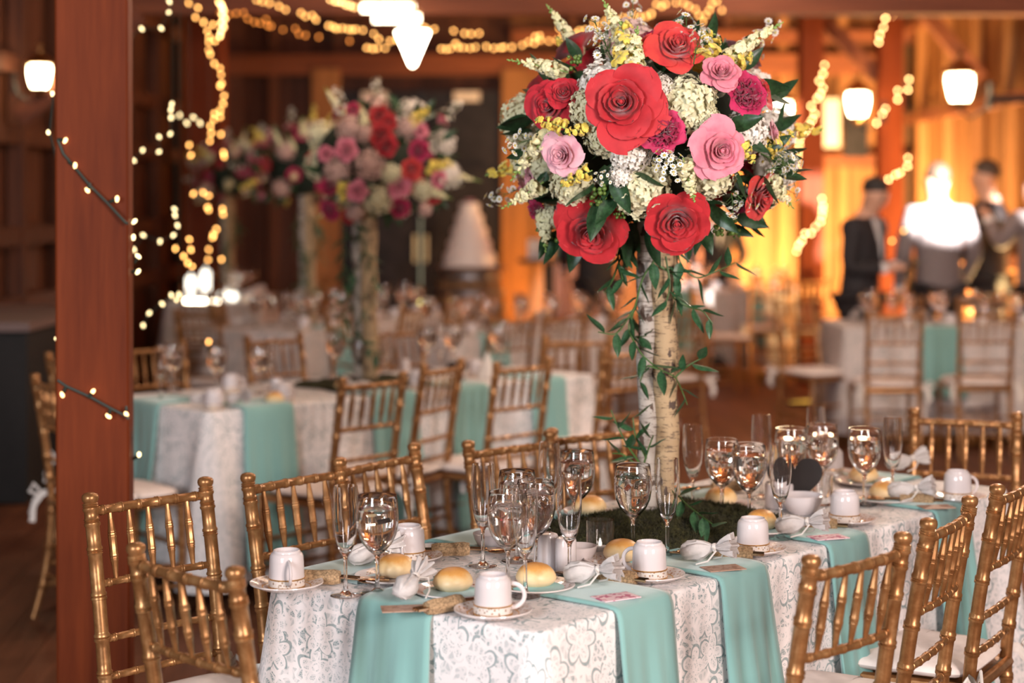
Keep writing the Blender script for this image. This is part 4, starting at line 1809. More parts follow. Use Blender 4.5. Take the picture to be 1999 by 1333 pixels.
def leaf_mesh(w_=.24, mat='leaf', curl=.18):
    def f(u, v):
        x = u * 2 - 1
        wd = w_ * math.sin(PI * v ** .85) ** .8 * (1 - .35 * v)
        return (x * wd, curl * .6 * math.sin(PI * v * .9) * -1 * v + abs(x) * wd * .35, v)
    return MB().grid(f, 4, 8).mesh('leaf', M[mat], 'all')


LEA = leaf_mesh()
LEAV = leaf_mesh(.22, 'leaf2', .15)


def berry_mesh(seed):
    r_ = random.Random(seed)
    m = MB()
    for i in range(11):
        d = Vector((r_.uniform(-1, 1), r_.uniform(-1, 1), r_.uniform(.1, 1.2)))
        d = d.normalized() * r_.uniform(.5, 1)
        m.cur = 1
        m.tube([(0, 0, -.2), d * .5, d], .03, 4)
        m.cur = 0
        m.ball(d, r_.uniform(.15, .20), 8, 6)
    return m.mesh('berry_cluster', [M['berry'], M['stem']], 'all')


BER = berry_mesh(1)


def orient(d, spin=0.0):
    q = Vector(d).normalized().to_track_quat('Z', 'Y')
    return (q.to_matrix() @ Matrix.Rotation(spin, 3, 'Z')).to_euler()


class Bouquet:
    def __init__(s, label, base, cz=1.757, rx=.365, rz=.285, cx=None, pole=True, seed=1, scale=1.0, hi=True):
        s.r = random.Random(seed)
        s.t = thing('floral_centrepiece', label, 'bouquet', base)
        s.b = Vector(base)
        s.c = Vector((cx if cx is not None else base[0], base[1], cz))
        s.rx, s.rz, s.hi = rx, rz, hi
        loc = s.c - s.b
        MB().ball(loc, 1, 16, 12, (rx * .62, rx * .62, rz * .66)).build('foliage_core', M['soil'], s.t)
        top = cz - rz * .55 - base[2]
        rp = random.Random(seed + 50)
        for k, (dx, dy, r_, mt, tx) in enumerate(((-.028, -.01, .0245, 'birch', -.038), (.022, -.022, .0300, 'birch2', .002), (.030, .040, .022, 'birch2', .028), (-.02, .045, .022, 'birch', -.01))):
            prof = []
            n = 26
            m = MB()
            path, rad = [], []
            for i in range(n + 1):
                z = top * i / n
                path.append((dx + (tx - dx) * i / n + .003 * math.sin(i * .9 + k), dy + .003 * math.sin(i * .7 + 2 * k), z))
                rad.append(r_ * (1.05 - .16 * i / n) * (1 + rp.uniform(-.03, .03)) * (1.10 if i % 9 == 4 else 1))
            m.tube(path, rad, 18)
            o = m.build('birch_pole', M[mt], s.t)

    def surf(s, px, py, inset=0.0):
        Y = s.c.y - s.rx
        for _ in range(4):
            p = P3(px, py, Y)
            e = ((p.x - s.c.x) / s.rx) ** 2 + ((p.z - s.c.z) / s.rz) ** 2
            Y = s.c.y - s.rx * math.sqrt(max(0, 1 - e))
        p = P3(px, py, Y)
        n = Vector(((p.x - s.c.x) / s.rx, (p.y - s.c.y) / s.rx, (p.z - s.c.z) / s.rz)).normalized()
        return p, n

    def put(s, name, me, p, n, size, spin=None, mat=None, slot=0):
        sp = s.r.uniform(0, 6.28) if spin is None else spin
        o = obj(name, me, s.t, p - s.b, orient(n, sp), size, None)
        if mat:
            o.material_slots[slot].link = 'OBJECT'
            o.material_slots[slot].material = M[mat]
        return o

    def flower(s, kind, mat, p, n, dia, tilt=None, big=0):
        """p on the bouquet's surface; dia in metres"""
        if tilt is not None:
            n = (n * .55 + Vector(tilt) * .9).normalized()
        h = dia / 2
        if kind == 'rose':
            if s.hi:
                o = s.put('rose', s.r.choice(ROSE), p - n * h * .45, n, h * 1.05, mat=mat)
                k0 = s.r.uniform(0, 6)
                for k in range(6 + (2 if big else 0)):
                    q = obj('petal', s.r.choice(PET), o, (0, 0, -.02 * k + .02), (s.r.uniform(-.12, .12), s.r.uniform(-.12, .12), k0 + k * 2 * PI / 5.3), s.r.uniform(.92, 1.12) + (.14 if k > 4 else 0))
                    q.material_slots[0].link = 'OBJECT'
                    q.material_slots[0].material = M[mat]
            else:
                s.put('rose', s.r.choice(ROSEF), p - n * h * .45, n, h * 1.05, mat=mat)
        elif kind == 'peony':
            s.put('peony', s.r.choice(PEO), p - n * h * .5, n, h, mat=mat)
        elif kind == 'hyd':
            s.put('hydrangea', s.r.choice(HYD if s.hi else HYDS), p - n * h * .55, n, h * 1.0, mat=mat)
        elif kind == 'ber':
            s.put('berry_cluster', BER, p - n * h * .4, n, h)

    def spike(s, kind, a, b, mat=None, wid=1.0):
        """a tip, b foot (points)"""
        d = a - b
        L = d.length
        me = SNY if (kind == 'snap' and mat == 'yellow') else s.r.choice(SNA if kind == 'snap' else DAI)
        o = s.put('snapdragon' if kind == 'snap' else 'daisy_spray', me, b, d, L, mat=mat)
        k = wid * min(1.5, max(.8, .17 / L)) if kind == 'snap' else wid * min(1.6, max(.8, .17 / L))
        o.scale = (L * k, L * k, L)

    def leaf(s, p, n, L, me=None):
        o = s.put('leaf', me or LEA, p, n, L)
        return o

    def leaves(s, n, front=True, lo=.07, hi=.11, drop=0):
        for k in range(n):
            z = s.r.uniform(-1, 1)
            ph = s.r.uniform(0, 2 * PI)
            q = math.sqrt(1 - z * z)
            d = Vector((q * math.cos(ph), q * math.sin(ph), z))
            p = s.c + Vector((d.x * s.rx * .80, d.y * s.rx * .80, d.z * s.rz * .80))
            L = s.r.uniform(lo, hi)
            dd = (d + Vector((s.r.uniform(-.9, .9), s.r.uniform(-.9, .9), s.r.uniform(-.9, .9)))).normalized()
            s.leaf(p, dd, L)

    def filler(s, n, half=1, mats=None):
        """flowers on the far side (half = 1) or all round (half = 0), evenly spread"""
        kinds = [('rose', 'red', .11), ('hyd', 'hyd_green', .14), ('rose', 'pink', .09), ('hyd', 'hyd_white', .13), ('peony', 'magenta', .11), ('rose', 'coral', .10), ('hyd', 'hyd_pink', .13), ('rose', 'crimson', .10)]
        if mats:
            kinds = mats
        for i in range(n):
            z = 1 - (i + .5) / n * 1.75
            ph = (i * .618 % 1) * PI * (1 if half else 2) + (0 if half else .4)
            q = math.sqrt(max(0, 1 - z * z))
            d = Vector((q * math.cos(ph), q * math.sin(ph), z))
            p = s.c + Vector((d.x * s.rx, d.y * s.rx, d.z * s.rz)) * 1.0
            if half and d.y < .15:
                continue
            k = kinds[(i * 5 + 1) % len(kinds)]
            s.flower(k[0], k[1], p, d, k[2] * s.r.uniform(.9, 1.1) * (s.rx / .365))
            if i % 3 == 0:
                s.spike('snap', p + d * .13, p - d * .04, s.r.choice(('yellow', 'cream', 'cream')), .8)
            if i % 4 == 1:
                s.spike('daisy', p + (d + Vector((.3, 0, .4))).normalized() * .12, p - d * .05)


gb = P(1288, 1018, TZ)
B = Bouquet('tall bouquet of red and pink roses on birch poles, in sharp focus', (gb.x, gb.y, TZ), 1.757, .385, .292, cx=.358, seed=5)
S_ = 1 / 790.0


def F(kind, mat, px, py, dpx, tilt=None, big=0, out=0):
    p, n = B.surf(px, py)
    B.flower(kind, mat, p + n * out, n, dpx * p.y / FPX, tilt, big)


for a in (('hyd', 'hyd_white', 1168, 150, 108), ('hyd', 'hyd_green', 1138, 205, 84), ('hyd', 'hyd_green', 1352, 192, 118), ('hyd', 'hyd_green', 1172, 268, 84),
          ('hyd', 'hyd_white', 1226, 302, 84), ('hyd', 'hyd_green', 1100, 378, 92), ('hyd', 'hyd_green', 1246, 392, 118), ('hyd', 'hyd_green', 1402, 352, 104),
          ('hyd', 'hyd_white', 1478, 262, 92), ('hyd', 'hyd_green', 1512, 396, 62), ('hyd', 'hyd_white', 1292, 166, 62), ('hyd', 'hyd_green', 1385, 228, 62),
          ('hyd', 'hyd_white', 1208, 352, 50), ('hyd', 'hyd_green', 1055, 440, 54)):
    F(*a, out=-.012)
# tilt vectors: x to the right, y away from the camera, z up
F('rose', 'coral', 1320, 98, 104, (0.1, -1, .5), 0, .02)
F('rose', 'magenta', 1276, 66, 74, (-.4, -.3, 1), 0, -.01)
F('rose', 'red', 1220, 208, 128, (-.1, -1, .10), 1, .045)
F('rose', 'crimson', 1070, 206, 92, (-.45, -1, -.1), 0, .0)
F('rose', 'crimson', 1100, 180, 60, (.1, -1, .3), 0, .0)
F('rose', 'red', 1162, 436, 122, (-.1, -1, -.25), 1, .03)
F('rose', 'red', 1317, 415, 112, (0, -1, -.25), 1, .035)
F('rose', 'coral', 1484, 384, 86, (.8, -.7, .0), 0, .01)
F('rose', 'coral', 1498, 172, 62, (.9, -.4, .3), 0, -.01)
F('rose', 'palepink', 1104, 300, 76, (-.5, -1, .1), 0, .02)
F('rose', 'pink', 1397, 290, 96, (.2, -1, .05), 1, .035)
F('rose', 'pink', 1402, 146, 72, (-.1, -.8, .6), 0, .02)
F('rose', 'palepink', 1032, 352, 40, (-1, -.3, 0), 0, .0)
F('rose', 'palepink', 1514, 258, 40, (1, -.2, .3), 0, .0)
F('peony', 'magenta', 1452, 190, 96, (.25, -1, .2), 0, .025)
F('peony', 'magenta', 1294, 254, 98, (0, -1, .05), 0, .025)
F('peony', 'magenta', 1046, 416, 56, (-.6, -.8, -.3), 0, .0)
for px, py, d in ((1178, 378, 58), (1165, 388, 46), (1262, 108, 48), (1420, 442, 60), (1400, 450, 44), (1122, 120, 46), (1080, 462, 50), (1062, 450, 40), (1212, 418, 36), (1436, 452, 44), (1530, 330, 40)):
    F('ber', None, px, py, d)


def SP(kind, ax, ay, bx, by, mat=None, wid=1.0, dy=0.0, tipY=None):
    p, n = B.surf(bx, by)
    Y = B.c.y - .06 + dy if tipY is None else tipY
    e = ((ax - 1270) / 290.) ** 2 + ((ay - 262) / 225.) ** 2
    if e < .85:
        a, n2 = B.surf(ax, ay)
        a = a + n2 * .05
        b = p + n * .01
    else:
        a = P3(ax, ay, min(Y, p.y + .05) if tipY is None else tipY)
        b = p - n * .02
    B.spike(kind, a, b, mat, wid)


SP('snap', 992, 112, 1100, 132, 'cream', .9)
SP('snap', 1184, -4, 1228, 88, 'cream', .9)
SP('snap', 1204, 60, 1232, 130, 'cream', 1.3)
SP('snap', 1527, 48, 1420, 110, 'cream', .8)
SP('snap', 1474, 106, 1420, 124, 'yellow', 1.1)
SP('snap', 1400, 62, 1380, 120, 'yellow', 1.5)
SP('snap', 1213, 78, 1232, 168, 'yellow', 1.2)
SP('snap', 1252, 88, 1240, 160, 'cream', 1.1)
SP('snap', 978, 400, 1050, 362, 'cream', .9)
SP('snap', 1026, 338, 1078, 262, 'cream', 1.0)
SP('snap', 1072, 238, 1112, 252, 'yellow', .9)
SP('snap', 1340, 374, 1332, 306, 'cream', 1.0)
SP('snap', 1118, 350, 1160, 330, 'yellow', .8)
SP('snap', 1548, 266, 1500, 300, 'yellow', 1.0)
SP('snap', 1556, 402, 1510, 345, 'cream', 1.0)
SP('snap', 1452, 306, 1440, 272, 'yellow', 1.0)
SP('snap', 1124, 262, 1150, 250, 'yellow', 1.0)
SP('snap', 1072, 492, 1052, 432, 'cream', .9)
SP('daisy', 1152, 28, 1192, 110, None, 1.0)
SP('daisy', 1186, 82, 1200, 130, None, 1.0)
SP('daisy', 1340, 20, 1336, 100, None, 1.0)
SP('daisy', 1362, 84, 1352, 130, None, 1.0)
SP('daisy', 982, 286, 1062, 268, None, 1.0)
SP('daisy', 1290, 288, 1306, 340, None, 1.1)
SP('daisy', 1320, 300, 1300, 345, None, 1.1)
SP('daisy', 1556, 325, 1492, 300, None, 1.1)
SP('daisy', 1530, 300, 1490, 330, None, 1.1)
SP('daisy', 1478, 408, 1440, 382, None, 1.1)
SP('daisy', 1412, 402, 1424, 372, None, 1.1)
SP('daisy', 1558, 385, 1520, 360, None, 1.0)
SP('daisy', 1176, 330, 1200, 350, None, 1.0)
B.leaves(150)
for i in range(46):
    a_ = i * 2.39996
    rr_ = math.sqrt((i + .5) / 46) * .9
    dd_ = Vector((rr_ * math.cos(a_), rr_ * math.sin(a_), -math.sqrt(1 - rr_ * rr_) * .95))
    B.leaf(B.c + Vector((dd_.x * B.rx * .78, dd_.y * B.rx * .78, dd_.z * B.rz * .72)), (dd_ + Vector((B.r.uniform(-.7, .7), B.r.uniform(-.7, .7), B.r.uniform(-.2, .5)))).normalized(), B.r.uniform(.06, .085))
for (px, py, ang_, L) in ((1152, 345, 190, .10), (1190, 352, 300, .11), (1165, 400, 260, .12), (1200, 392, 230, .10), (1232, 352, 350, .09), (1150, 368, 220, .10),
                          (1430, 250, 20, .10), (1455, 268, 330, .09), (1440, 330, 290, .10), (1520, 340, 350, .10), (1540, 342, 5, .09), (1500, 352, 300, .09), (1510, 300, 40, .08),
                          (1115, 128, 150, .08), (1255, 130, 120, .08), (1085, 470, 240, .10), (1120, 480, 260, .10), (1215, 470, 280, .10), (1235, 485, 250, .09), (1260, 475, 300, .10),
                          (1395, 420, 320, .10), (1430, 455, 340, .08), (1465, 450, 330, .07), (1375, 455, 290, .09), (1490, 430, 310, .06), (1350, 478, 260, .08), (1020, 318, 200, .05),
                          (1080, 430, 210, .08), (1060, 470, 250, .08), (1100, 250, 160, .06), (1190, 475, 220, .09), (1450, 440, 350, .09), (1470, 425, 20, .08)):
    p, n = B.surf(px, py)
    a = R(ang_)
    d = (Vector((math.cos(a), -.25, math.sin(a))) + n * .3).normalized()
    B.leaf(p - n * .03, d, L)
B.filler(34, 1)


# vine round the poles
def vine(Bq, stems, seed, leafscale=1.0, name='vine'):
    r_ = random.Random(seed)
    vt = None
    for pts in stems:
        m = MB()
        P_ = [Vector(p) - Bq.b for p in pts]
        path = []
        for i in range(len(P_) - 1):
            for k in range(6):
                path.append(P_[i].lerp(P_[i + 1], k / 6))
        path.append(P_[-1])
        for _ in range(3):
            path = [path[0]] + [(path[i - 1] + path[i] * 2 + path[i + 1]) / 4 for i in range(1, len(path) - 1)] + [path[-1]]
        m.tube(path, [.0028 - .0014 * i / len(path) for i in range(len(path))], 5)
        v_ = m.build(name, M['stem'], Bq.t)
        L = 0
        side = 1
        nxt = .02
        for i in range(1, len(path)):
            sg = path[i] - path[i - 1]
            L += sg.length
            while L > nxt:
                nxt += .026 * leafscale
                side = -side
                t = sg.normalized()
                o_ = t.cross(Vector((0, -1, 0)))
                if o_.length < .1:
                    o_ = Vector((1, 0, 0))
                o_.normalize()
                d = (t * .75 + o_ * side * r_.uniform(.5, 1) + Vector((0, -r_.uniform(-.2, .6), r_.uniform(-.5, .1)))).normalized()
                obj('leaf', LEAV, v_, path[i], orient(d, r_.choice((0, PI)) + r_.uniform(-.6, .6)), r_.uniform(.046, .066) * leafscale)


def V(px, py, dy=-.06):
    p = P3(px, py, gb.y + dy)
    return p


vine(B, ([V(1318, 470), V(1330, 520), V(1360, 545), V(1405, 527), V(1437, 512, -.10)],
         [V(1290, 520), V(1330, 545), V(1310, 580), V(1345, 600), V(1372, 605, -.1), V(1392, 632, -.12)],
         [V(1235, 470, -.02), V(1212, 500), V(1196, 550), V(1180, 572)],
         [V(1285, 500), V(1255, 540, -.07), V(1240, 600, -.06), V(1225, 640, -.05), V(1250, 690, -.08), V(1285, 720, -.09), V(1320, 735, -.06), V(1335, 770, -.03), V(1342, 790, -.05)],
         [V(1240, 600, -.06), V(1205, 655, -.06), V(1168, 648, -.08)],
         [V(1260, 560, 0), V(1232, 620, .02), V(1236, 660, 0), V(1262, 655, -.06)],
         [V(1285, 720, -.09), V(1262, 712, -.08), V(1250, 745, -.06)],
         [V(1320, 735, -.06), V(1345, 712, -.08), V(1375, 697, -.10)],
         [V(1300, 500, -.07), V(1310, 560, -.08), V(1298, 600, -.08)],
         [V(1215, 470, -.05), V(1205, 500, -.08), V(1216, 545, -.10)],
         [V(1250, 905, -.08), V(1225, 870, -.10), V(1205, 830, -.10), V(1193, 800, -.10)],
         [V(1262, 895, -.08), V(1240, 850, -.10), V(1236, 815, -.10)],
         [V(1256, 910, -.08), V(1268, 870, -.10), V(1276, 850, -.12)],
         [V(1240, 905, -.08), V(1215, 885, -.08), V(1196, 885, -.1)],
         [V(1318, 960, -.10), V(1340, 985, -.18), V(1390, 1022, -.3)]), 3, 1.12)

# second bouquet
c2 = T2.pt(1.06, .36)
B2 = Bouquet('blurred second bouquet of red and pink flowers left of the cake', (c2.x, c2.y, TZ), 1.765, .35, .29, seed=9, hi=False)
B2.c.x = (748 - 1000) * B2.c.y / FPX


def G2(kind, mat, px, py, dpx, out=0):
    p, n = B2.surf(px, py)
    B2.flower(kind, mat, p + n * out, n, dpx * p.y / FPX, (0, -.6, .1))


for a in (('hyd', 'hyd_pink', 680, 248, 58), ('hyd', 'hyd_pink', 722, 320, 64), ('hyd', 'hyd_pink', 655, 335, 56), ('hyd', 'hyd_green', 738, 395, 60), ('hyd', 'hyd_pink', 795, 246, 50),
          ('hyd', 'hyd_green', 828, 372, 44), ('hyd', 'hyd_pink', 712, 258, 40), ('hyd', 'hyd_green', 765, 340, 44), ('rose', 'pink', 675, 292, 50), ('rose', 'pink', 697, 374, 46),
          ('rose', 'pink', 780, 365, 48), ('rose', 'red', 744, 262, 54), ('rose', 'red', 742, 222, 44), ('peony', 'magenta', 820, 292, 48), ('rose', 'coral', 805, 330, 46),
          ('peony', 'magenta', 783, 408, 46), ('rose', 'red', 757, 238, 38), ('peony', 'magenta', 640, 412, 50), ('rose', 'pink', 858, 350, 36), ('rose', 'magenta', 690, 212, 34),
          ('rose', 'crimson', 755, 286, 44), ('rose', 'pink', 822, 255, 32), ('hyd', 'hyd_pink', 690, 418, 34), ('hyd', 'hyd_pink', 832, 412, 30), ('rose', 'red', 850, 385, 32),
          ('rose', 'pink', 635, 300, 36), ('peony', 'magenta', 640, 365, 40), ('rose', 'red', 680, 425, 34)):
    G2(*a)
for k, ax, ay, bx, by, mt in (('daisy', 657, 168, 672, 240, None), ('daisy', 795, 193, 775, 240, None), ('snap', 842, 214, 800, 240, 'yellow'), ('snap', 706, 200, 712, 245, 'cream'),
                              ('snap', 884, 312, 835, 330, 'yellow'), ('snap', 884, 385, 845, 375, 'cream'), ('daisy', 872, 272, 830, 290, None), ('daisy', 906, 356, 850, 365, None),
                              ('snap', 672, 395, 665, 350, 'yellow')):
    pb, n = B2.surf(bx, by)
    B2.spike(k, P3(ax, ay, pb.y), pb - n * .02, mt, .9)
B2.leaves(80)
B2.filler(26, 1)


def W2(px, py, dy=-.05):
    return P3(px, py, c2.y + dy)


vine(B2, ([W2(690, 430), W2(720, 500), W2(735, 540), W2(728, 600)], [W2(675, 440), W2(668, 520), W2(690, 560), W2(672, 620), W2(660, 660)],
          [W2(700, 520), W2(668, 560), W2(655, 600)], [W2(715, 600), W2(690, 650), W2(735, 690)]), 5, 1.25)
m2 = tag(MB().grid(moss_f, 30, 22).build('moss_bed', M['moss'], None, (c2.x, c2.y, TZ), 'all'), 'blurred moss bed under the second bouquet', 'moss')
m2.rotation_euler = (0, 0, R(T2.deg))
m2.scale = (.9, .9, .9)

# third and fourth bouquets
c3 = T4.pt(.62, .38)
X3 = (588 - 1000) * c3.y / FPX
B3 = Bouquet('third blurred bouquet with magenta and green flowers, left of second', (c3.x, c3.y, TZ), 1.80, .36, .29, cx=X3, seed=12, hi=False)
B3.filler(40, 0, [('rose', 'magenta', .11), ('hyd', 'hyd_pink', .12), ('rose', 'pink', .09), ('rose', 'magenta', .11), ('peony', 'magenta', .11), ('rose', 'crimson', .10), ('rose', 'red', .10)])
B3.leaves(70)
for ax, ay, bx, by in ((530, 250, 552, 290), (590, 228, 600, 262), (618, 270, 612, 300), (560, 262, 575, 290)):
    pb, n = B3.surf(bx, by)
    B3.spike('snap', P3(ax, ay, pb.y), pb - n * .02, 'cream', .7)
c4 = T7.pt(.95, .38)
B4 = Bouquet('fourth and dimmest bouquet, beside the lit post', (c4.x, c4.y, TZ), 1.80, .33, .28, cx=(458 - 1000) * c4.y / FPX, seed=13, hi=False)
B4.filler(36, 0, [('rose', 'magenta', .11), ('hyd', 'hyd_pink', .12), ('rose', 'crimson', .10), ('peony', 'magenta', .11), ('hyd', 'hyd_green', .10), ('rose', 'red', .10)])
B4.leaves(60)

for BB, sd in ((B3, 21), (B4, 22)):
    def W3(dx, z, dy=-.06):
        return BB.b + Vector((dx, dy, z))
    vine(BB, ([W3(.05, .70), W3(.07, .5), W3(-.02, .35), W3(.06, .2)], [W3(-.06, .72), W3(-.08, .55), W3(.0, .42), W3(-.06, .25), W3(-.04, .12)],
              [W3(.0, .7), W3(.12, .6), W3(.10, .45)]), sd, 1.3)
# ------------------------------------------------------------------ wares on the other tables (blurred)
def ware(T, a, b, what, key, tlabel, rz=0):
    pr, nm = {'g': (GOB, 'blurred goblet'), 'f': (FLU, 'blurred flute'), 'c': (CUP, 'blurred upturned cup'), 'r': (ROL, 'blurred bread roll'), 't': (FAV, 'blurred white favor'),
              'v': (CAN, 'blurred candle glass'), 's': (SHA, 'blurred white shaker')}[what]
    dz = NK if what == 't' else 0
    q = T.pt(a, b, TZ + dz)
    o = pr.put(q, rz, nm, skip=('ice_cube',) if False else ())
    return later(o, (key, what), nm + ', {o} on ' + tlabel)


W2L = 'the second lace table'
for px, py, k in ((600, 792, 'c'), (392, 806, 'c'), (330, 800, 't'), (490, 800, 't'), (322, 762, 'g'), (272, 786, 'f'), (424, 770, 'g'), (508, 768, 'g'), (530, 760, 'f'), (540, 776, 's'),
                  (640, 735, 'g'), (705, 752, 'g'), (755, 745, 'f'), (835, 722, 'g'), (885, 720, 'g'), (780, 716, 'g'), (860, 730, 'f'), (972, 715, 'g'), (1018, 712, 'f'), (930, 735, 'c'),
                  (745, 775, 't'), (670, 762, 'r'), (450, 765, 'c'), (815, 758, 'c'), (560, 790, 'r'), (790, 735, 's')):
    q = P(px, py, TZ)
    a, b = T2.ab(q)
    a = min(max(a, .07), T2.L - .07)
    b = min(max(b, .06), T2.W - .06)
    ware(T2, a, b, k, 'T2', W2L, rnd.uniform(0, 6))
for T, key, tl, n in ((T4, 'T4', 'the third bouquet table', 7), (T6, 'T6', 'the table before the barrel', 6), (T3, 'T3', 'the far right table', 7), (T5, 'T5', 'the distant cream table', 5), (T7, 'T7', 'the farthest left table', 5)):
    for i in range(n):
        for k, b in (('g', .22), ('f', .30), ('c', .10), ('g', .56), ('t', .66)):
            if k == 't' and i % 2:
                continue
            ware(T, .12 + (T.L - .24) * (i + rnd.uniform(.3, .6)) / n, b + rnd.uniform(-.03, .03), k, key, tl, rnd.uniform(0, 6))


def cone(label, p, h, r_):
    t = MB().lathe([(r_, 0), (r_ * .8, h * .25), (r_ * .42, h * .62), (.004, h), (0, h + .002)], 20, fn=lambda a, z: 1 + .10 * math.sin(4 * a)).build('folded_napkin', M['ribbon'], None, p)
    return tag(t, label, 'napkin')


cone('white cone-folded napkin on the second table behind its middle chair', P(952, 738, TZ), .12, .05)
t = thing('draped_stool', 'small white draped stool left of the black-suited guest', 'stool', (P(1105, 655, .45).x, 11.2, 0))
MB().lathe([(.20, .02), (.15, .30), (.09, .60), (.055, .70), (0, .705)], 24, fn=lambda a, z: 1 + .07 * math.sin(7 * a) * (z < .6)).build('drape', M['lace_dim'], t)
# box of cards on a high round table
hp = P3(1072, 505, 15.3)
t = thing('high_table', 'round high table holding a card box, right of the cake', 'table', (hp.x, hp.y, 0))
MB().lathe([(0, hp.z - .035), (.27, hp.z - .035), (.28, hp.z - .02), (.27, hp.z), (0, hp.z)], 28).build('table_top', M['oak'], t)
MB().tube([(0, 0, .02), (0, 0, hp.z - .03)], .045, 12).build('column', M['black_metal'], t)
MB().lathe([(0, 0), (.22, 0), (.22, .02), (.05, .05), (0, .05)], 24).build('foot', M['black_metal'], t)
tag(MB().box((0, 0, .085), (.17, .12, .17)).build('card_box', M['sign'], None, (hp.x - .10, hp.y, hp.z), smooth=False), 'white card box on the high table right of cake', 'box')
tag(MB().box((0, 0, .075), (.11, .10, .15)).build('gift_box', M['teal'], None, (hp.x + .10, hp.y, hp.z), smooth=False), 'small teal gift box on the high round table', 'box')

# ------------------------------------------------------------------ barrel and cake
bp = P3(917, 525, 15.8)
bt = thing('wine_barrel', 'oak wine barrel standing in front of the dark doors', 'barrel', (bp.x, bp.y, 0))
bh = bp.z
ns = 22
for k in range(ns):
    a0, a1 = 2 * PI * (k + .03) / ns, 2 * PI * (k + .97) / ns
    m = MB()
    vs = []
    for i in range(9):
        z = bh * i / 8
        r_ = .265 + .065 * math.sin(PI * i / 8)
        for a in (a0, a1):
            vs.append((r_ * math.cos(a), r_ * math.sin(a), z))
            vs.append(((r_ - .02) * math.cos(a), (r_ - .02) * math.sin(a), z))
    fs = []
    for i in range(8):
        o_ = i * 4
        fs += [(o_, o_ + 2, o_ + 6, o_ + 4), (o_ + 1, o_ + 5, o_ + 7, o_ + 3), (o_, o_ + 4, o_ + 5, o_ + 1), (o_ + 2, o_ + 3, o_ + 7, o_ + 6)]
    fs += [(0, 1, 3, 2), (32, 34, 35, 33)]
    m.add(vs, fs).build('stave', M['oak'], bt)
for z in (.06, .22, .36, .64, .78, .94):
    zz = bh * z
    r_ = .265 + .065 * math.sin(PI * z) + .004
    MB().lathe([(r_ - .003, zz - .022), (r_ + .002, zz - .022), (r_ + .002, zz + .022), (r_ - .003, zz + .022)], 32).build('hoop', M['hoop'], bt)
MB().lathe([(0, bh - .03), (.25, bh - .03), (.25, bh - .015), (0, bh - .015)], 28).build('barrel_head', M['oak'], bt)
tb = tag(MB().lathe([(0, 0), (.32, 0), (.33, .012), (.32, .024), (0, .024)], 36).build('cake_board', M['counter'], None, (bp.x, bp.y, bh + .001)), 'dark round board on top of the barrel', 'board')
ck = thing('wedding_cake', 'white five-tier wedding cake on the barrel', 'cake', (bp.x, bp.y, bh + .026))
z = 0
for i, (r_, h) in enumerate(((.236, .12), (.200, .115), (.164, .115), (.128, .115), (.092, .11))):
    tier = MB().lathe([(0, z), (r_, z), (r_ + .003, z + .006), (r_, z + .014), (r_ - .001, z + h - .012), (r_ - .012, z + h), (0, z + h)], 36).build('tier', M['cake'], ck)
    m = MB()
    nb = int(r_ * 180)
    for k in range(nb):
        a = 2 * PI * k / nb
        m.ball(((r_ + .002) * math.cos(a), (r_ + .002) * math.sin(a), z + .008), .010, 6, 4)
    m.build('icing_beads', M['cake'], tier)
    z += h
for k, (dx, dy, s_) in enumerate(((0, -.02, .035), (-.03, .01, .028), (.03, .01, .028))):
    o = obj('rose', ROSEF[0], ck, (dx, dy, z + .01), (0, 0, k), s_)
    o.material_slots[0].link = 'OBJECT'
    o.material_slots[0].material = M['palepink']

# ------------------------------------------------------------------ glowing candles at far left
M['candle_glow'] = emit('candle_glow', (1, .93, .78), 3.5)
for i, (px, h, tx) in enumerate(((373, .19, 'left of two tall glowing candles on the farthest left table'), (402, .24, 'right of two tall glowing candles on farthest left table'))):
    q = P3(px, 596, 14.0)
    q.z = TZ
    q.x = (px - 1000) * q.y / FPX
    t = thing('lit_candle', tx, 'candle', q)
    MB().lathe([(0, 0), (.042, 0), (.044, .004), (.036, .03), (.036, h), (.030, h + .006), (0, h + .004)], 16).build('glowing_wax', M['candle_glow'], t)
    MB().lathe([(0, h + .004), (.006, h + .012), (.008, h + .024), (0, h + .045)], 10).build('flame', M['candle_glow'], t)
q = P3(400, 596, 13.99)
t = thing('light_strip', 'glowing horizontal light bar below the tall candles', 'light', (q.x, 13.86, TZ))
MB().box((0, 0, .012), (.26, .04, .024)).build('glow_bar', M['hot'], t, smooth=False)
for k, px in enumerate((438, 456)):
    t = thing('globe_candle', ('larger' if k == 0 else 'smaller') + ' round glowing candle right of the light bar', 'candle', ((px - 1000) * 14.1 / FPX, 14.1, TZ))
    MB().ball((0, 0, .045 - k * .01), .045 - k * .010, 14, 10).build('glowing_ball', M['candle_glow'], t)

# ------------------------------------------------------------------ string lights
BULB = MB().lathe([(0, -.011), (.004, -.009), (.0062, -.003), (.0062, .003), (.004, .008), (0, .010)], 10).mesh('bulb', None)
SOCK = MB().lathe([(0, -.010), (.004, -.010), (.005, 0), (.004, .008), (0, .008)], 8).mesh('socket', M['wire'])


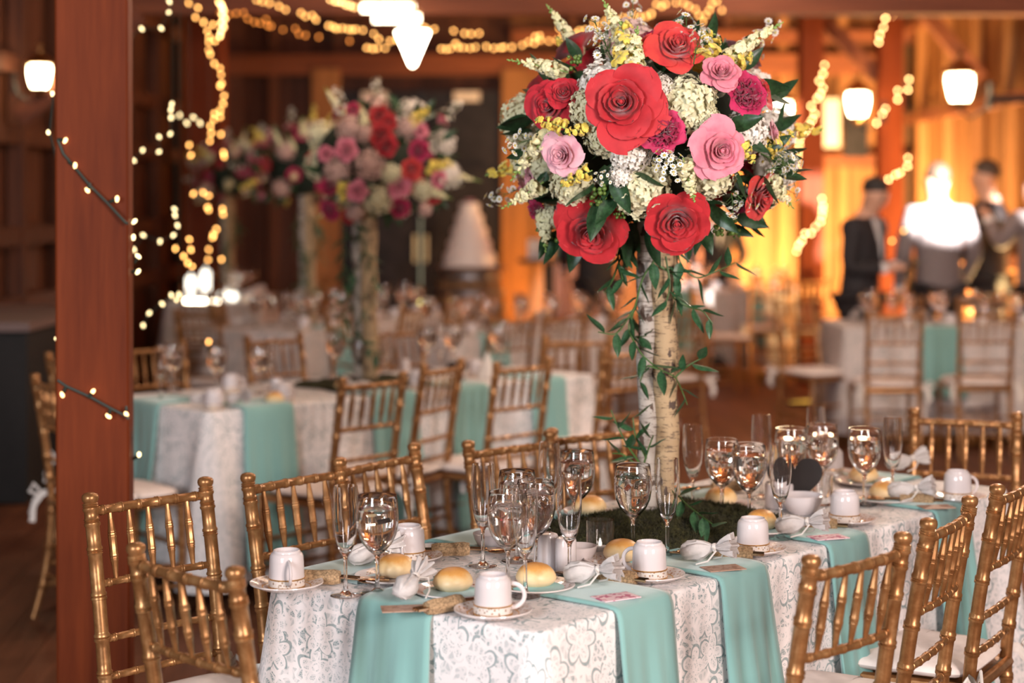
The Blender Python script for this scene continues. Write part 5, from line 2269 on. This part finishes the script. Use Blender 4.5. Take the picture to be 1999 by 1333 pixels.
def string_lights(label, bulbs, Y, mat, size=1.0, wire=None, sag=.0, sock=False, wr=.0018):
    pts = [P3(px, py, Y(px, py) if callable(Y) else Y) for px, py in bulbs]
    t = thing('string_lights', label, 'fairy lights', pts[0])
    wp = [P3(px, py, Y(px, py) if callable(Y) else Y) for px, py in wire] if wire else pts
    MB().tube([p - pts[0] for p in wp], wr, 5).build('wire', M['wire'], t)
    for p in pts:
        o = obj('bulb', BULB, t, p - pts[0], (rnd.uniform(-1, 1), rnd.uniform(-1, 1), 0), size)
        if not BULB.materials or BULB.materials[0] is None:
            if len(BULB.materials) == 0:
                BULB.materials.append(mat)
        o.material_slots[0].link = 'OBJECT'
        o.material_slots[0].material = mat
        if sock:
            near = min(wp, key=lambda q: (q - p).length)
            d = (near - p)
            d = d.normalized() if d.length > .01 else Vector((0, 0, 1))
            obj('socket', SOCK, t, p - pts[0] + d * .014, orient(d), 1)
    top = max(pts, key=lambda q: q.z)
    if top.y > 6:
        MB().tube([top - pts[0], Vector((top.x, top.y, ZC - .02)) - pts[0]], .0009, 4).build('hanging_wire', M['wire'], t)
    return t


BULB.materials.append(M['wire'])
E1 = emit('near_bulb_glow', (1, .62, .26), 5)
E2 = emit('pale_bulb_glow', (1, .76, .38), 4.5)
E3 = emit('amber_bulb_glow', (1, .46, .12), 10)
E5 = emit('amber_bulb_glow_right', (1, .56, .20), 22)
E4 = emit('amber_bulb_glow_bright', (1, .54, .19), 13)
YW = 4.845
string_lights('dark green fairy-light wire crossing the upper timber pillar', [(128, 274), (147, 323), (171, 371), (229, 388)], YW, E1, .9,
              [(113, 272), (124, 300), (140, 319), (175, 361), (210, 396), (245, 434), (250, 437)], sock=True, wr=.0042)
string_lights('dark green fairy-light wire crossing the lower timber pillar', [(122, 770), (182, 764), (212, 812), (247, 808)], YW, E1, .9,
              [(113, 742), (130, 754), (175, 774), (217, 797), (246, 812), (252, 818)], sock=True, wr=.0042)
string_lights('fairy lights running down the right edge of timber pillar', [(263, 432), (261, 463), (270, 500), (270, 530), (251, 866), (272, 887)], 4.98, E2, .9,
              [(252, 434), (251, 467), (254, 530), (253, 700), (254, 815), (258, 853), (256, 900)], sock=True, wr=.003)
string_lights('fairy lights peeking out left of the timber pillar', [(103, 183), (95, 258), (112, 662), (116, 741)], 5.1, E2, .9,
              [(185, 150), (112, 176), (104, 190), (97, 258), (108, 300), (125, 400), (126, 640), (113, 662), (120, 700), (117, 741), (128, 760), (185, 790)], wr=.003)
string_lights('pale fairy lights strung near the top, right of pillar', [(254, 72), (277, 56), (315, 55), (330, 24), (331, 3)], 6.8, E2, .95)
string_lights('pale fairy lights rising right of the pillar at mid height', [(261, 313), (279, 293), (311, 296), (311, 267), (333, 261), (334, 229), (334, 214), (336, 203)], 6.9, E2, .95)
string_lights('pale fairy lights between the pillar and lit post', [(262, 487), (280, 459), (313, 471), (339, 459), (347, 440), (342, 420), (341, 408)], 6.9, E2, .95)
string_lights('pale fairy lights climbing above second table glasses', [(280, 635), (292, 611), (317, 593), (335, 576), (345, 585), (350, 575)], 6.9, E2, .95)
string_lights('fairy lights swagging from pillar to lit post', [(335, 229), (351, 225), (365, 240), (378, 229), (391, 240)], 8.4, E2, 1.1)
string_lights('amber fairy lights hanging along the lit post, upper run', [(369, 6), (387, 15), (382, 34), (398, 43), (416, 48), (405, 60), (409, 72), (408, 82), (420, 80), (408, 98), (411, 106), (419, 124), (430, 133), (432, 146),
               (433, 163), (430, 168), (438, 187), (436, 202), (430, 216), (419, 222), (430, 228), (418, 233), (411, 246), (413, 260), (410, 275), (432, 262)], 10.2, E3, 1.15)
string_lights('bright knot of fairy lights at the top of lit post', [(432, 8), (437, 20), (434, 28), (439, 36), (433, 44), (437, 52), (432, 60), (430, 70), (428, 5), (434, 14)], 10.0, E4, 1.3)
string_lights('amber fairy lights beside the fourth bouquet', [(370, 283), (373, 303), (378, 378), (397, 376), (408, 382), (406, 404), (408, 410)], 9.5, E3, 1.1)
string_lights('amber fairy lights on the right of lit post, lower run', [(437, 298), (438, 305), (435, 408), (436, 418), (423, 447), (417, 458), (416, 463), (408, 487), (407, 507), (433, 506)], 10.2, E3, 1.15)
string_lights('fairy lights near the foot of the lit post', [(343, 485), (370, 467), (373, 487), (359, 500), (367, 513), (376, 520)], 8.8, E3, 1.05)
string_lights('single amber fairy light over the second table', [(408, 667), (412, 690)], 9.0, E3, 1.0)
string_lights('amber garland hanging behind the knot, low swag', [(430, 24), (448, 28), (462, 26), (476, 25), (484, 37), (497, 43), (508, 45), (520, 38), (523, 50), (530, 51), (553, 58), (577, 56), (584, 66), (597, 69), (623, 72), (683, 80)], 12.7,
              emit('dim_amber_bulb_glow', (1, .30, .05), 4.5), 1.2)
string_lights('amber garland descending left of the tube lamps', [(502, 0), (513, 3), (527, 6), (545, 12), (558, 19), (588, 25), (597, 32), (610, 30), (617, 38), (642, 50), (651, 52), (657, 56), (668, 55), (680, 57), (688, 58), (695, 57), (709, 59), (730, 66), (740, 76)], 12.4, E3, 1.25)
string_lights('short amber garland at the top edge left of tube lamps', [(645, -1), (655, 3), (662, 3), (668, 5), (676, 9), (684, 11), (692, 14)], 12.4, E4, 1.25)
string_lights('amber garland passing behind the glass cone lamp', [(717, 93), (728, 95), (737, 94), (752, 94), (762, 80), (775, 78), (828, 53), (833, 56), (848, 57), (886, 60), (907, 65), (920, 66), (936, 65)], 12.6, E3, 1.25)
string_lights('amber garland running right from the lamp to the bouquet', [(862, 95), (872, 96), (880, 95), (890, 85), (895, 92), (905, 93), (918, 94), (929, 92), (950, 91), (965, 94), (978, 93), (984, 92), (1000, 92), (1020, 88), (1032, 82), (1044, 84), (1055, 78), (1072, 80), (1088, 78), (1100, 70)], 12.6, E3, 1.25)
string_lights('amber garland climbing behind the bouquet top', [(1045, 72), (1054, 70), (1093, 55), (1108, 65), (1115, 75), (1125, 66), (1132, 60), (1143, 58), (1160, 45), (1170, 50), (1182, 42), (1192, 38), (1215, 35), (1228, 33), (1236, 28), (1250, 33), (1262, 32), (1272, 26)], 12.6, E3, 1.25)
string_lights('amber garland looping over the top of bouquet', [(1272, 28), (1282, 8), (1292, 12), (1300, 8), (1320, 5), (1335, 6), (1345, 12), (1358, 18), (1365, 30), (1372, 42), (1378, 30), (1385, 20), (1390, 8), (1400, 2), (1410, 20)], 12.6, E3, 1.25)
string_lights('hanging amber string right of the bouquet, upper part', [(1610, 127), (1607, 144), (1600, 158), (1607, 172), (1602, 184), (1596, 192), (1584, 207), (1591, 222), (1586, 234), (1580, 244), (1574, 255), (1566, 262), (1562, 272), (1561, 283), (1559, 293), (1558, 304), (1556, 316), (1555, 328)], 14.2, E5, 1.35)
string_lights('hanging amber string right of the bouquet, lower part', [(1605, 388), (1607, 402), (1606, 410), (1605, 420), (1602, 432), (1592, 443), (1584, 455), (1572, 456), (1566, 470), (1560, 478), (1556, 490)], 14.2, E5, 1.35)
string_lights('amber string at the top edge before the right post', [(1746, -1), (1750, 16), (1744, 30), (1729, 36), (1725, 54), (1718, 68), (1716, 82)], 14.2, E5, 1.35)
string_lights('amber string crossing the right post, upper group', [(1775, 155), (1773, 175), (1753, 177), (1753, 194), (1729, 212), (1723, 222), (1712, 240)], 14.2, E5, 1.35)
string_lights('amber string crossing the right post, lower group', [(1773, 308), (1772, 324), (1758, 337), (1749, 341), (1735, 350)], 14.2, E5, 1.35)
string_lights('sparse amber bulbs before the man with the phone', [(1765, 450), (1742, 470), (1750, 588)], 12.3, E3, 1.2)

# ------------------------------------------------------------------ people
def skin_mesh(nodes, edges, root=0, sub=2):
    """nodes: (pos, radius or (rx, ry)); grown with a Skin modifier and one or two levels of Subdivision"""
    me = bpy.data.meshes.new('tmp')
    me.from_pydata([n[0] for n in nodes], edges, [])
    o = bpy.data.objects.new('tmp', me)
    COL.objects.link(o)
    md = o.modifiers.new('s', 'SKIN')
    md.use_smooth_shade = True
    o.modifiers.new('u', 'SUBSURF').levels = sub
    for i, n in enumerate(nodes):
        v = me.skin_vertices[0].data[i]
        r_ = n[1]
        v.radius = r_ if hasattr(r_, '__len__') else (r_, r_)
        v.use_root = (i == root)
    bpy.context.view_layer.update()
    dg = bpy.context.evaluated_depsgraph_get()
    res = bpy.data.meshes.new_from_object(o.evaluated_get(dg))
    res.polygons.foreach_set('use_smooth', [True] * len(res.polygons))
    bpy.data.objects.remove(o)
    return res


def person(label, x, y, deg, H, arms, suit, hair='hair', lean=0.0, head=(0, 0), female=False, trousers=None, shirt='shirt'):
    """facing +Y before the turn; arms: for the left and the right the elbow and wrist positions; head: (nod forward, turn to the left) in radians"""
    t = thing('person', label, 'person', (x, y, 0), R(deg))
    k = H / 1.78

    def V3(a, b, c):
        return Vector((a * k, b * k, c * k))
    sh = 1.43
    ly = lean
    nodes, edges = [], []

    def nd(p, r_, par=None):
        nodes.append((p, r_ * k if not hasattr(r_, '__len__') else (r_[0] * k, r_[1] * k)))
        if par is not None:
            edges.append((par, len(nodes) - 1))
        return len(nodes) - 1
    pel = nd(V3(0, 0, .96), (.15, .11))
    wa = nd(V3(0, ly * .3, 1.12), (.135, .10), pel)
    ch = nd(V3(0, ly * .7, 1.30), (.155, .115), wa)
    up = nd(V3(0, ly, 1.42), (.10, .085), ch)
    ne = nd(V3(0, ly * 1.15, 1.50), (.055, .058), up)
    nod, turn = head
    hd = Vector((math.sin(turn) * math.sin(nod) * -1, math.cos(turn) * math.sin(nod), math.cos(nod)))
    fwd = Vector((-math.sin(turn) * math.cos(nod), math.cos(turn) * math.cos(nod), -math.sin(nod)))
    hb = V3(0, ly * 1.2 + .02, 1.55)
    h1 = nd(hb + hd * .02 * k + fwd * .015 * k, (.070, .078), ne)
    h2 = nd(hb + hd * .10 * k, (.088, .106), h1)
    h3 = nd(hb + hd * .175 * k - fwd * .008 * k, (.080, .094), h2)
    nose = nd(hb + hd * .075 * k + fwd * .108 * k, .013, h2)
    side = fwd.cross(hd)
    for s_ in (-1, 1):
        nd(hb + hd * .085 * k + side * .083 * k * s_, .014, h2)
    jn, je = [], []
    wr = {}
    for s_, (el, wrp) in zip((-1, 1), arms):
        S = V3(s_ * .185, ly * .95, 1.42)
        E, Wp = V3(*el), V3(*wrp)
        a = nd(S, .062, up)
        b = nd(S.lerp(E, .5), .052, a)
        c = nd(E, .043, b)
        d = nd(Wp, .028, c)
        dd = (Wp - E).normalized()
        palm = nd(Wp + dd * .055 * k, (.038, .020), d)
        cr = dd.cross(Vector((0, 0, 1)))
        cr = cr.normalized() if cr.length > .2 else Vector((0, 1, 0))
        dn = Vector((0, 0, -1)) if abs(dd.z) < .8 else Vector((0, 1, 0))
        for f in range(4):
            o_ = cr * (f - 1.5) * .019 * k
            L = (.036, .044, .041, .030)[f] * k
            q = nd(Wp + dd * .092 * k + o_, .0095, palm)
            q2 = nd(Wp + dd * .092 * k + o_ + dd * L * .8 + dn * L * .3, .0085, q)
            nd(Wp + dd * .092 * k + o_ + dd * L * 1.25 + dn * L * 1.0, .0075, q2)
        q = nd(Wp + dd * .045 * k - cr * .036 * k * s_, .011, palm)
        nd(Wp + dd * .080 * k - cr * .052 * k * s_ + dn * .01 * k, .009, q)
        wr[s_] = (S, E, Wp, dd)
    for s_ in (-1, 1):
        hp_ = nd(V3(s_ * .095, 0, .90), .095, pel)
        kn = nd(V3(s_ * .11, .012, .50), .062, hp_)
        an = nd(V3(s_ * .115, -.005, .09), .042, kn)
        fo = nd(V3(s_ * .12, .06, .045), (.045, .035), an)
        nd(V3(s_ * .13, .15, .032), (.042, .026), fo)
    me = skin_mesh(nodes, edges, 0, 1)
    me.materials.append(M['skin'])
    body = obj('body', me, t)
    # jacket with sleeves
    n2, e2 = [], []

    def n3(p, r_, par=None):
        n2.append((p, r_ * k if not hasattr(r_, '__len__') else (r_[0] * k, r_[1] * k)))
        if par is not None:
            e2.append((par, len(n2) - 1))
        return len(n2) - 1
    hem = n3(V3(0, 0, .80), (.195, .145))
    j0 = n3(V3(0, ly * .1, .98), (.185, .140), hem)
    j1 = n3(V3(0, ly * .35, 1.14), (.170, .128), j0)
    j2 = n3(V3(0, ly * .7, 1.31), (.195, .145), j1)
    j3 = n3(V3(0, ly, 1.42), (.125, .105), j2)
    n3(V3(0, ly * 1.08, 1.475), (.068, .068), j3)
    for s_ in (-1, 1):
        S, E, Wp, dd = wr[s_]
        a = n3(S + V3(0, 0, -.005), .080, j3)
        b = n3(S.lerp(E, .5), .070, a)
        c = n3(E, .062, b)
        n3(E.lerp(Wp, .93), .045, c)
    me = skin_mesh(n2, e2, 0, 2)
    me.materials.append(M[suit])
    jk = obj('jacket', me, t)
    for s_ in (-1, 1):
        S, E, Wp, dd = wr[s_]
        MB().tube([E.lerp(Wp, .86), E.lerp(Wp, 1.02)], .040 * k, 12).build('shirt_cuff', M[shirt], t)
    # shirt front and collar
    m = MB()
    m.lathe([(.070 * k, 0), (.074 * k, .02 * k), (.066 * k, .055 * k), (.060 * k, .055 * k)], 18, V3(0, ly * 1.12, 1.455))
    m.grid(lambda u, v: V3((u - .5) * .16 * v ** .8, ly * (.7 + .3 * v) + .145 - .055 * v ** 2 + .012 * math.sin(PI * u), 1.16 + .30 * v), 6, 8)
    m.build('shirt', M[shirt], t)
    MB().grid(lambda u, v: V3((u - .5) * (.05 + .02 * v) * .9, ly * (.7 + .3 * (1 - v)) + .165 - .055 * (1 - v) ** 2, 1.455 - .28 * v), 2, 8).build('tie', M['suit'], t)
    n2, e2 = [], []
    tr0 = n3(V3(0, 0, .95), (.150, .115))
    for s_ in (-1, 1):
        a = n3(V3(s_ * .095, 0, .86), .108, tr0)
        b = n3(V3(s_ * .11, .010, .50), .078, a)
        n3(V3(s_ * .115, -.002, .10), .062, b)
    me = skin_mesh(n2, e2, 0, 2)
    me.materials.append(M[trousers or suit])
    obj('trousers', me, t)
    for s_ in (-1, 1):
        MB().ball(V3(s_ * .128, .075, .034), 1, 14, 8, (.052 * k, .15 * k, .042 * k)).build('shoe', M['black_metal'], t)
    # hair cap and eyes
    hc = hb + hd * .135 * k - fwd * .018 * k
    q = Matrix((side, fwd, hd)).transposed()
    r2 = random.Random(int(x * 100))

    def hf(u, v):
        a = 2 * PI * u
        ph = v * PI * (.36 + .36 * ((1 - math.sin(a)) / 2) ** .8)
        rr_ = 1 + .03 * math.sin(9 * a + 5 * ph)
        pz = math.cos(ph) * .094 * rr_
        return hc + q @ Vector((math.cos(a) * math.sin(ph) * .084 * rr_ * k, math.sin(a) * math.sin(ph) * .100 * rr_ * k, pz * k))
    MB().grid(hf, 24, 10).build('hair', M[hair], t, smooth='all')
    for s_ in (-1, 1):
        MB().ball(hb + hd * .095 * k + fwd * .083 * k + side * .032 * k * s_, .0115 * k, 8, 6).build('eye', M['eye_w'], t)
        MB().tube([hb + hd * .118 * k + fwd * .086 * k + side * .018 * k * s_, hb + hd * .120 * k + fwd * .080 * k + side * .046 * k * s_], .0045 * k, 5).build('eyebrow', M[hair], t)
    MB().tube([hb + hd * .035 * k + fwd * .083 * k - side * .022 * k, hb + hd * .033 * k + fwd * .090 * k, hb + hd * .035 * k + fwd * .083 * k + side * .022 * k], .0055 * k, 6).build('mouth', M['lips'], t)
    return t, wr, k


M['eye_w'] = plain('eyes', (.12, .08, .06), .2)
M['lips'] = plain('lips', (.42, .14, .11), .5)
hang = lambda s_: ((s_ * .27, -.03, 1.13), (s_ * .27, .05, .89))
# the man reading his phone, in profile facing right
A = ((-.24, .02, 1.12), (-.07, .25, 1.13)), ((.24, .04, 1.12), (.08, .25, 1.12))
pt, wr, k = person('man in a black suit looking down at his phone, in profile', 2.45, 12.3, -128, 1.76, A, 'suit', lean=.05, head=(.50, 0))
ph = tag(MB().box((0, 0, 0), (.075, .012, .145), Matrix.Rotation(R(-50), 3, 'X')).build('phone', M['black_metal'], None, (0, 0, 0), smooth=False), 'dark phone held in hands of the profile man', 'phone')
wpt = Matrix.Rotation(R(-128), 3, 'Z') @ Vector((.0, .40 * k, 1.13 * k))
ph.location = (2.45 + wpt.x, 12.3 + wpt.y, wpt.z)
ph.rotation_euler = (0, 0, R(-128))
# burnt-out guest
person('guest in grey suit seen from behind, burnt white by a strobe', 3.12, 12.75, 8, 1.86, (hang(-1), ((.27, .0, 1.13), (.24, .16, .93))), 'suit3', 'hair2', head=(.05, .1), trousers='suit')
person('tall man in dark suit facing left, behind the burnt-out guest', 3.70, 13.5, 62, 1.90, (((-.25, .04, 1.13), (-.12, .24, 1.05)), hang(1)), 'suit', 'hair2', head=(.12, .05))
person('guest at the right edge, burnt white by the strobe', 3.93, 13.0, 20, 1.80, (((-.30, .05, 1.22), (-.30, .20, 1.42)), hang(1)), 'suit3', 'hair2', trousers='suit')
person('guest in black behind the birch poles left side, back to camera', .70, 14.6, 20, 1.76, (((-.25, .10, 1.14), (-.16, .30, 1.03)), hang(1)), 'suit', head=(.15, 0))
person('dark-clothed guest half hidden under the bouquet right side', 1.98, 16.8, 170, 1.62, (((-.28, .0, 1.15), (-.20, .15, 1.0)), ((.28, .0, 1.15), (.20, .15, 1.0))), 'suit', head=(.1, 0))

finish_labels()
for o in ALL:
    if o.get('label') == 'x':
        print('UNLABELLED', o.name)
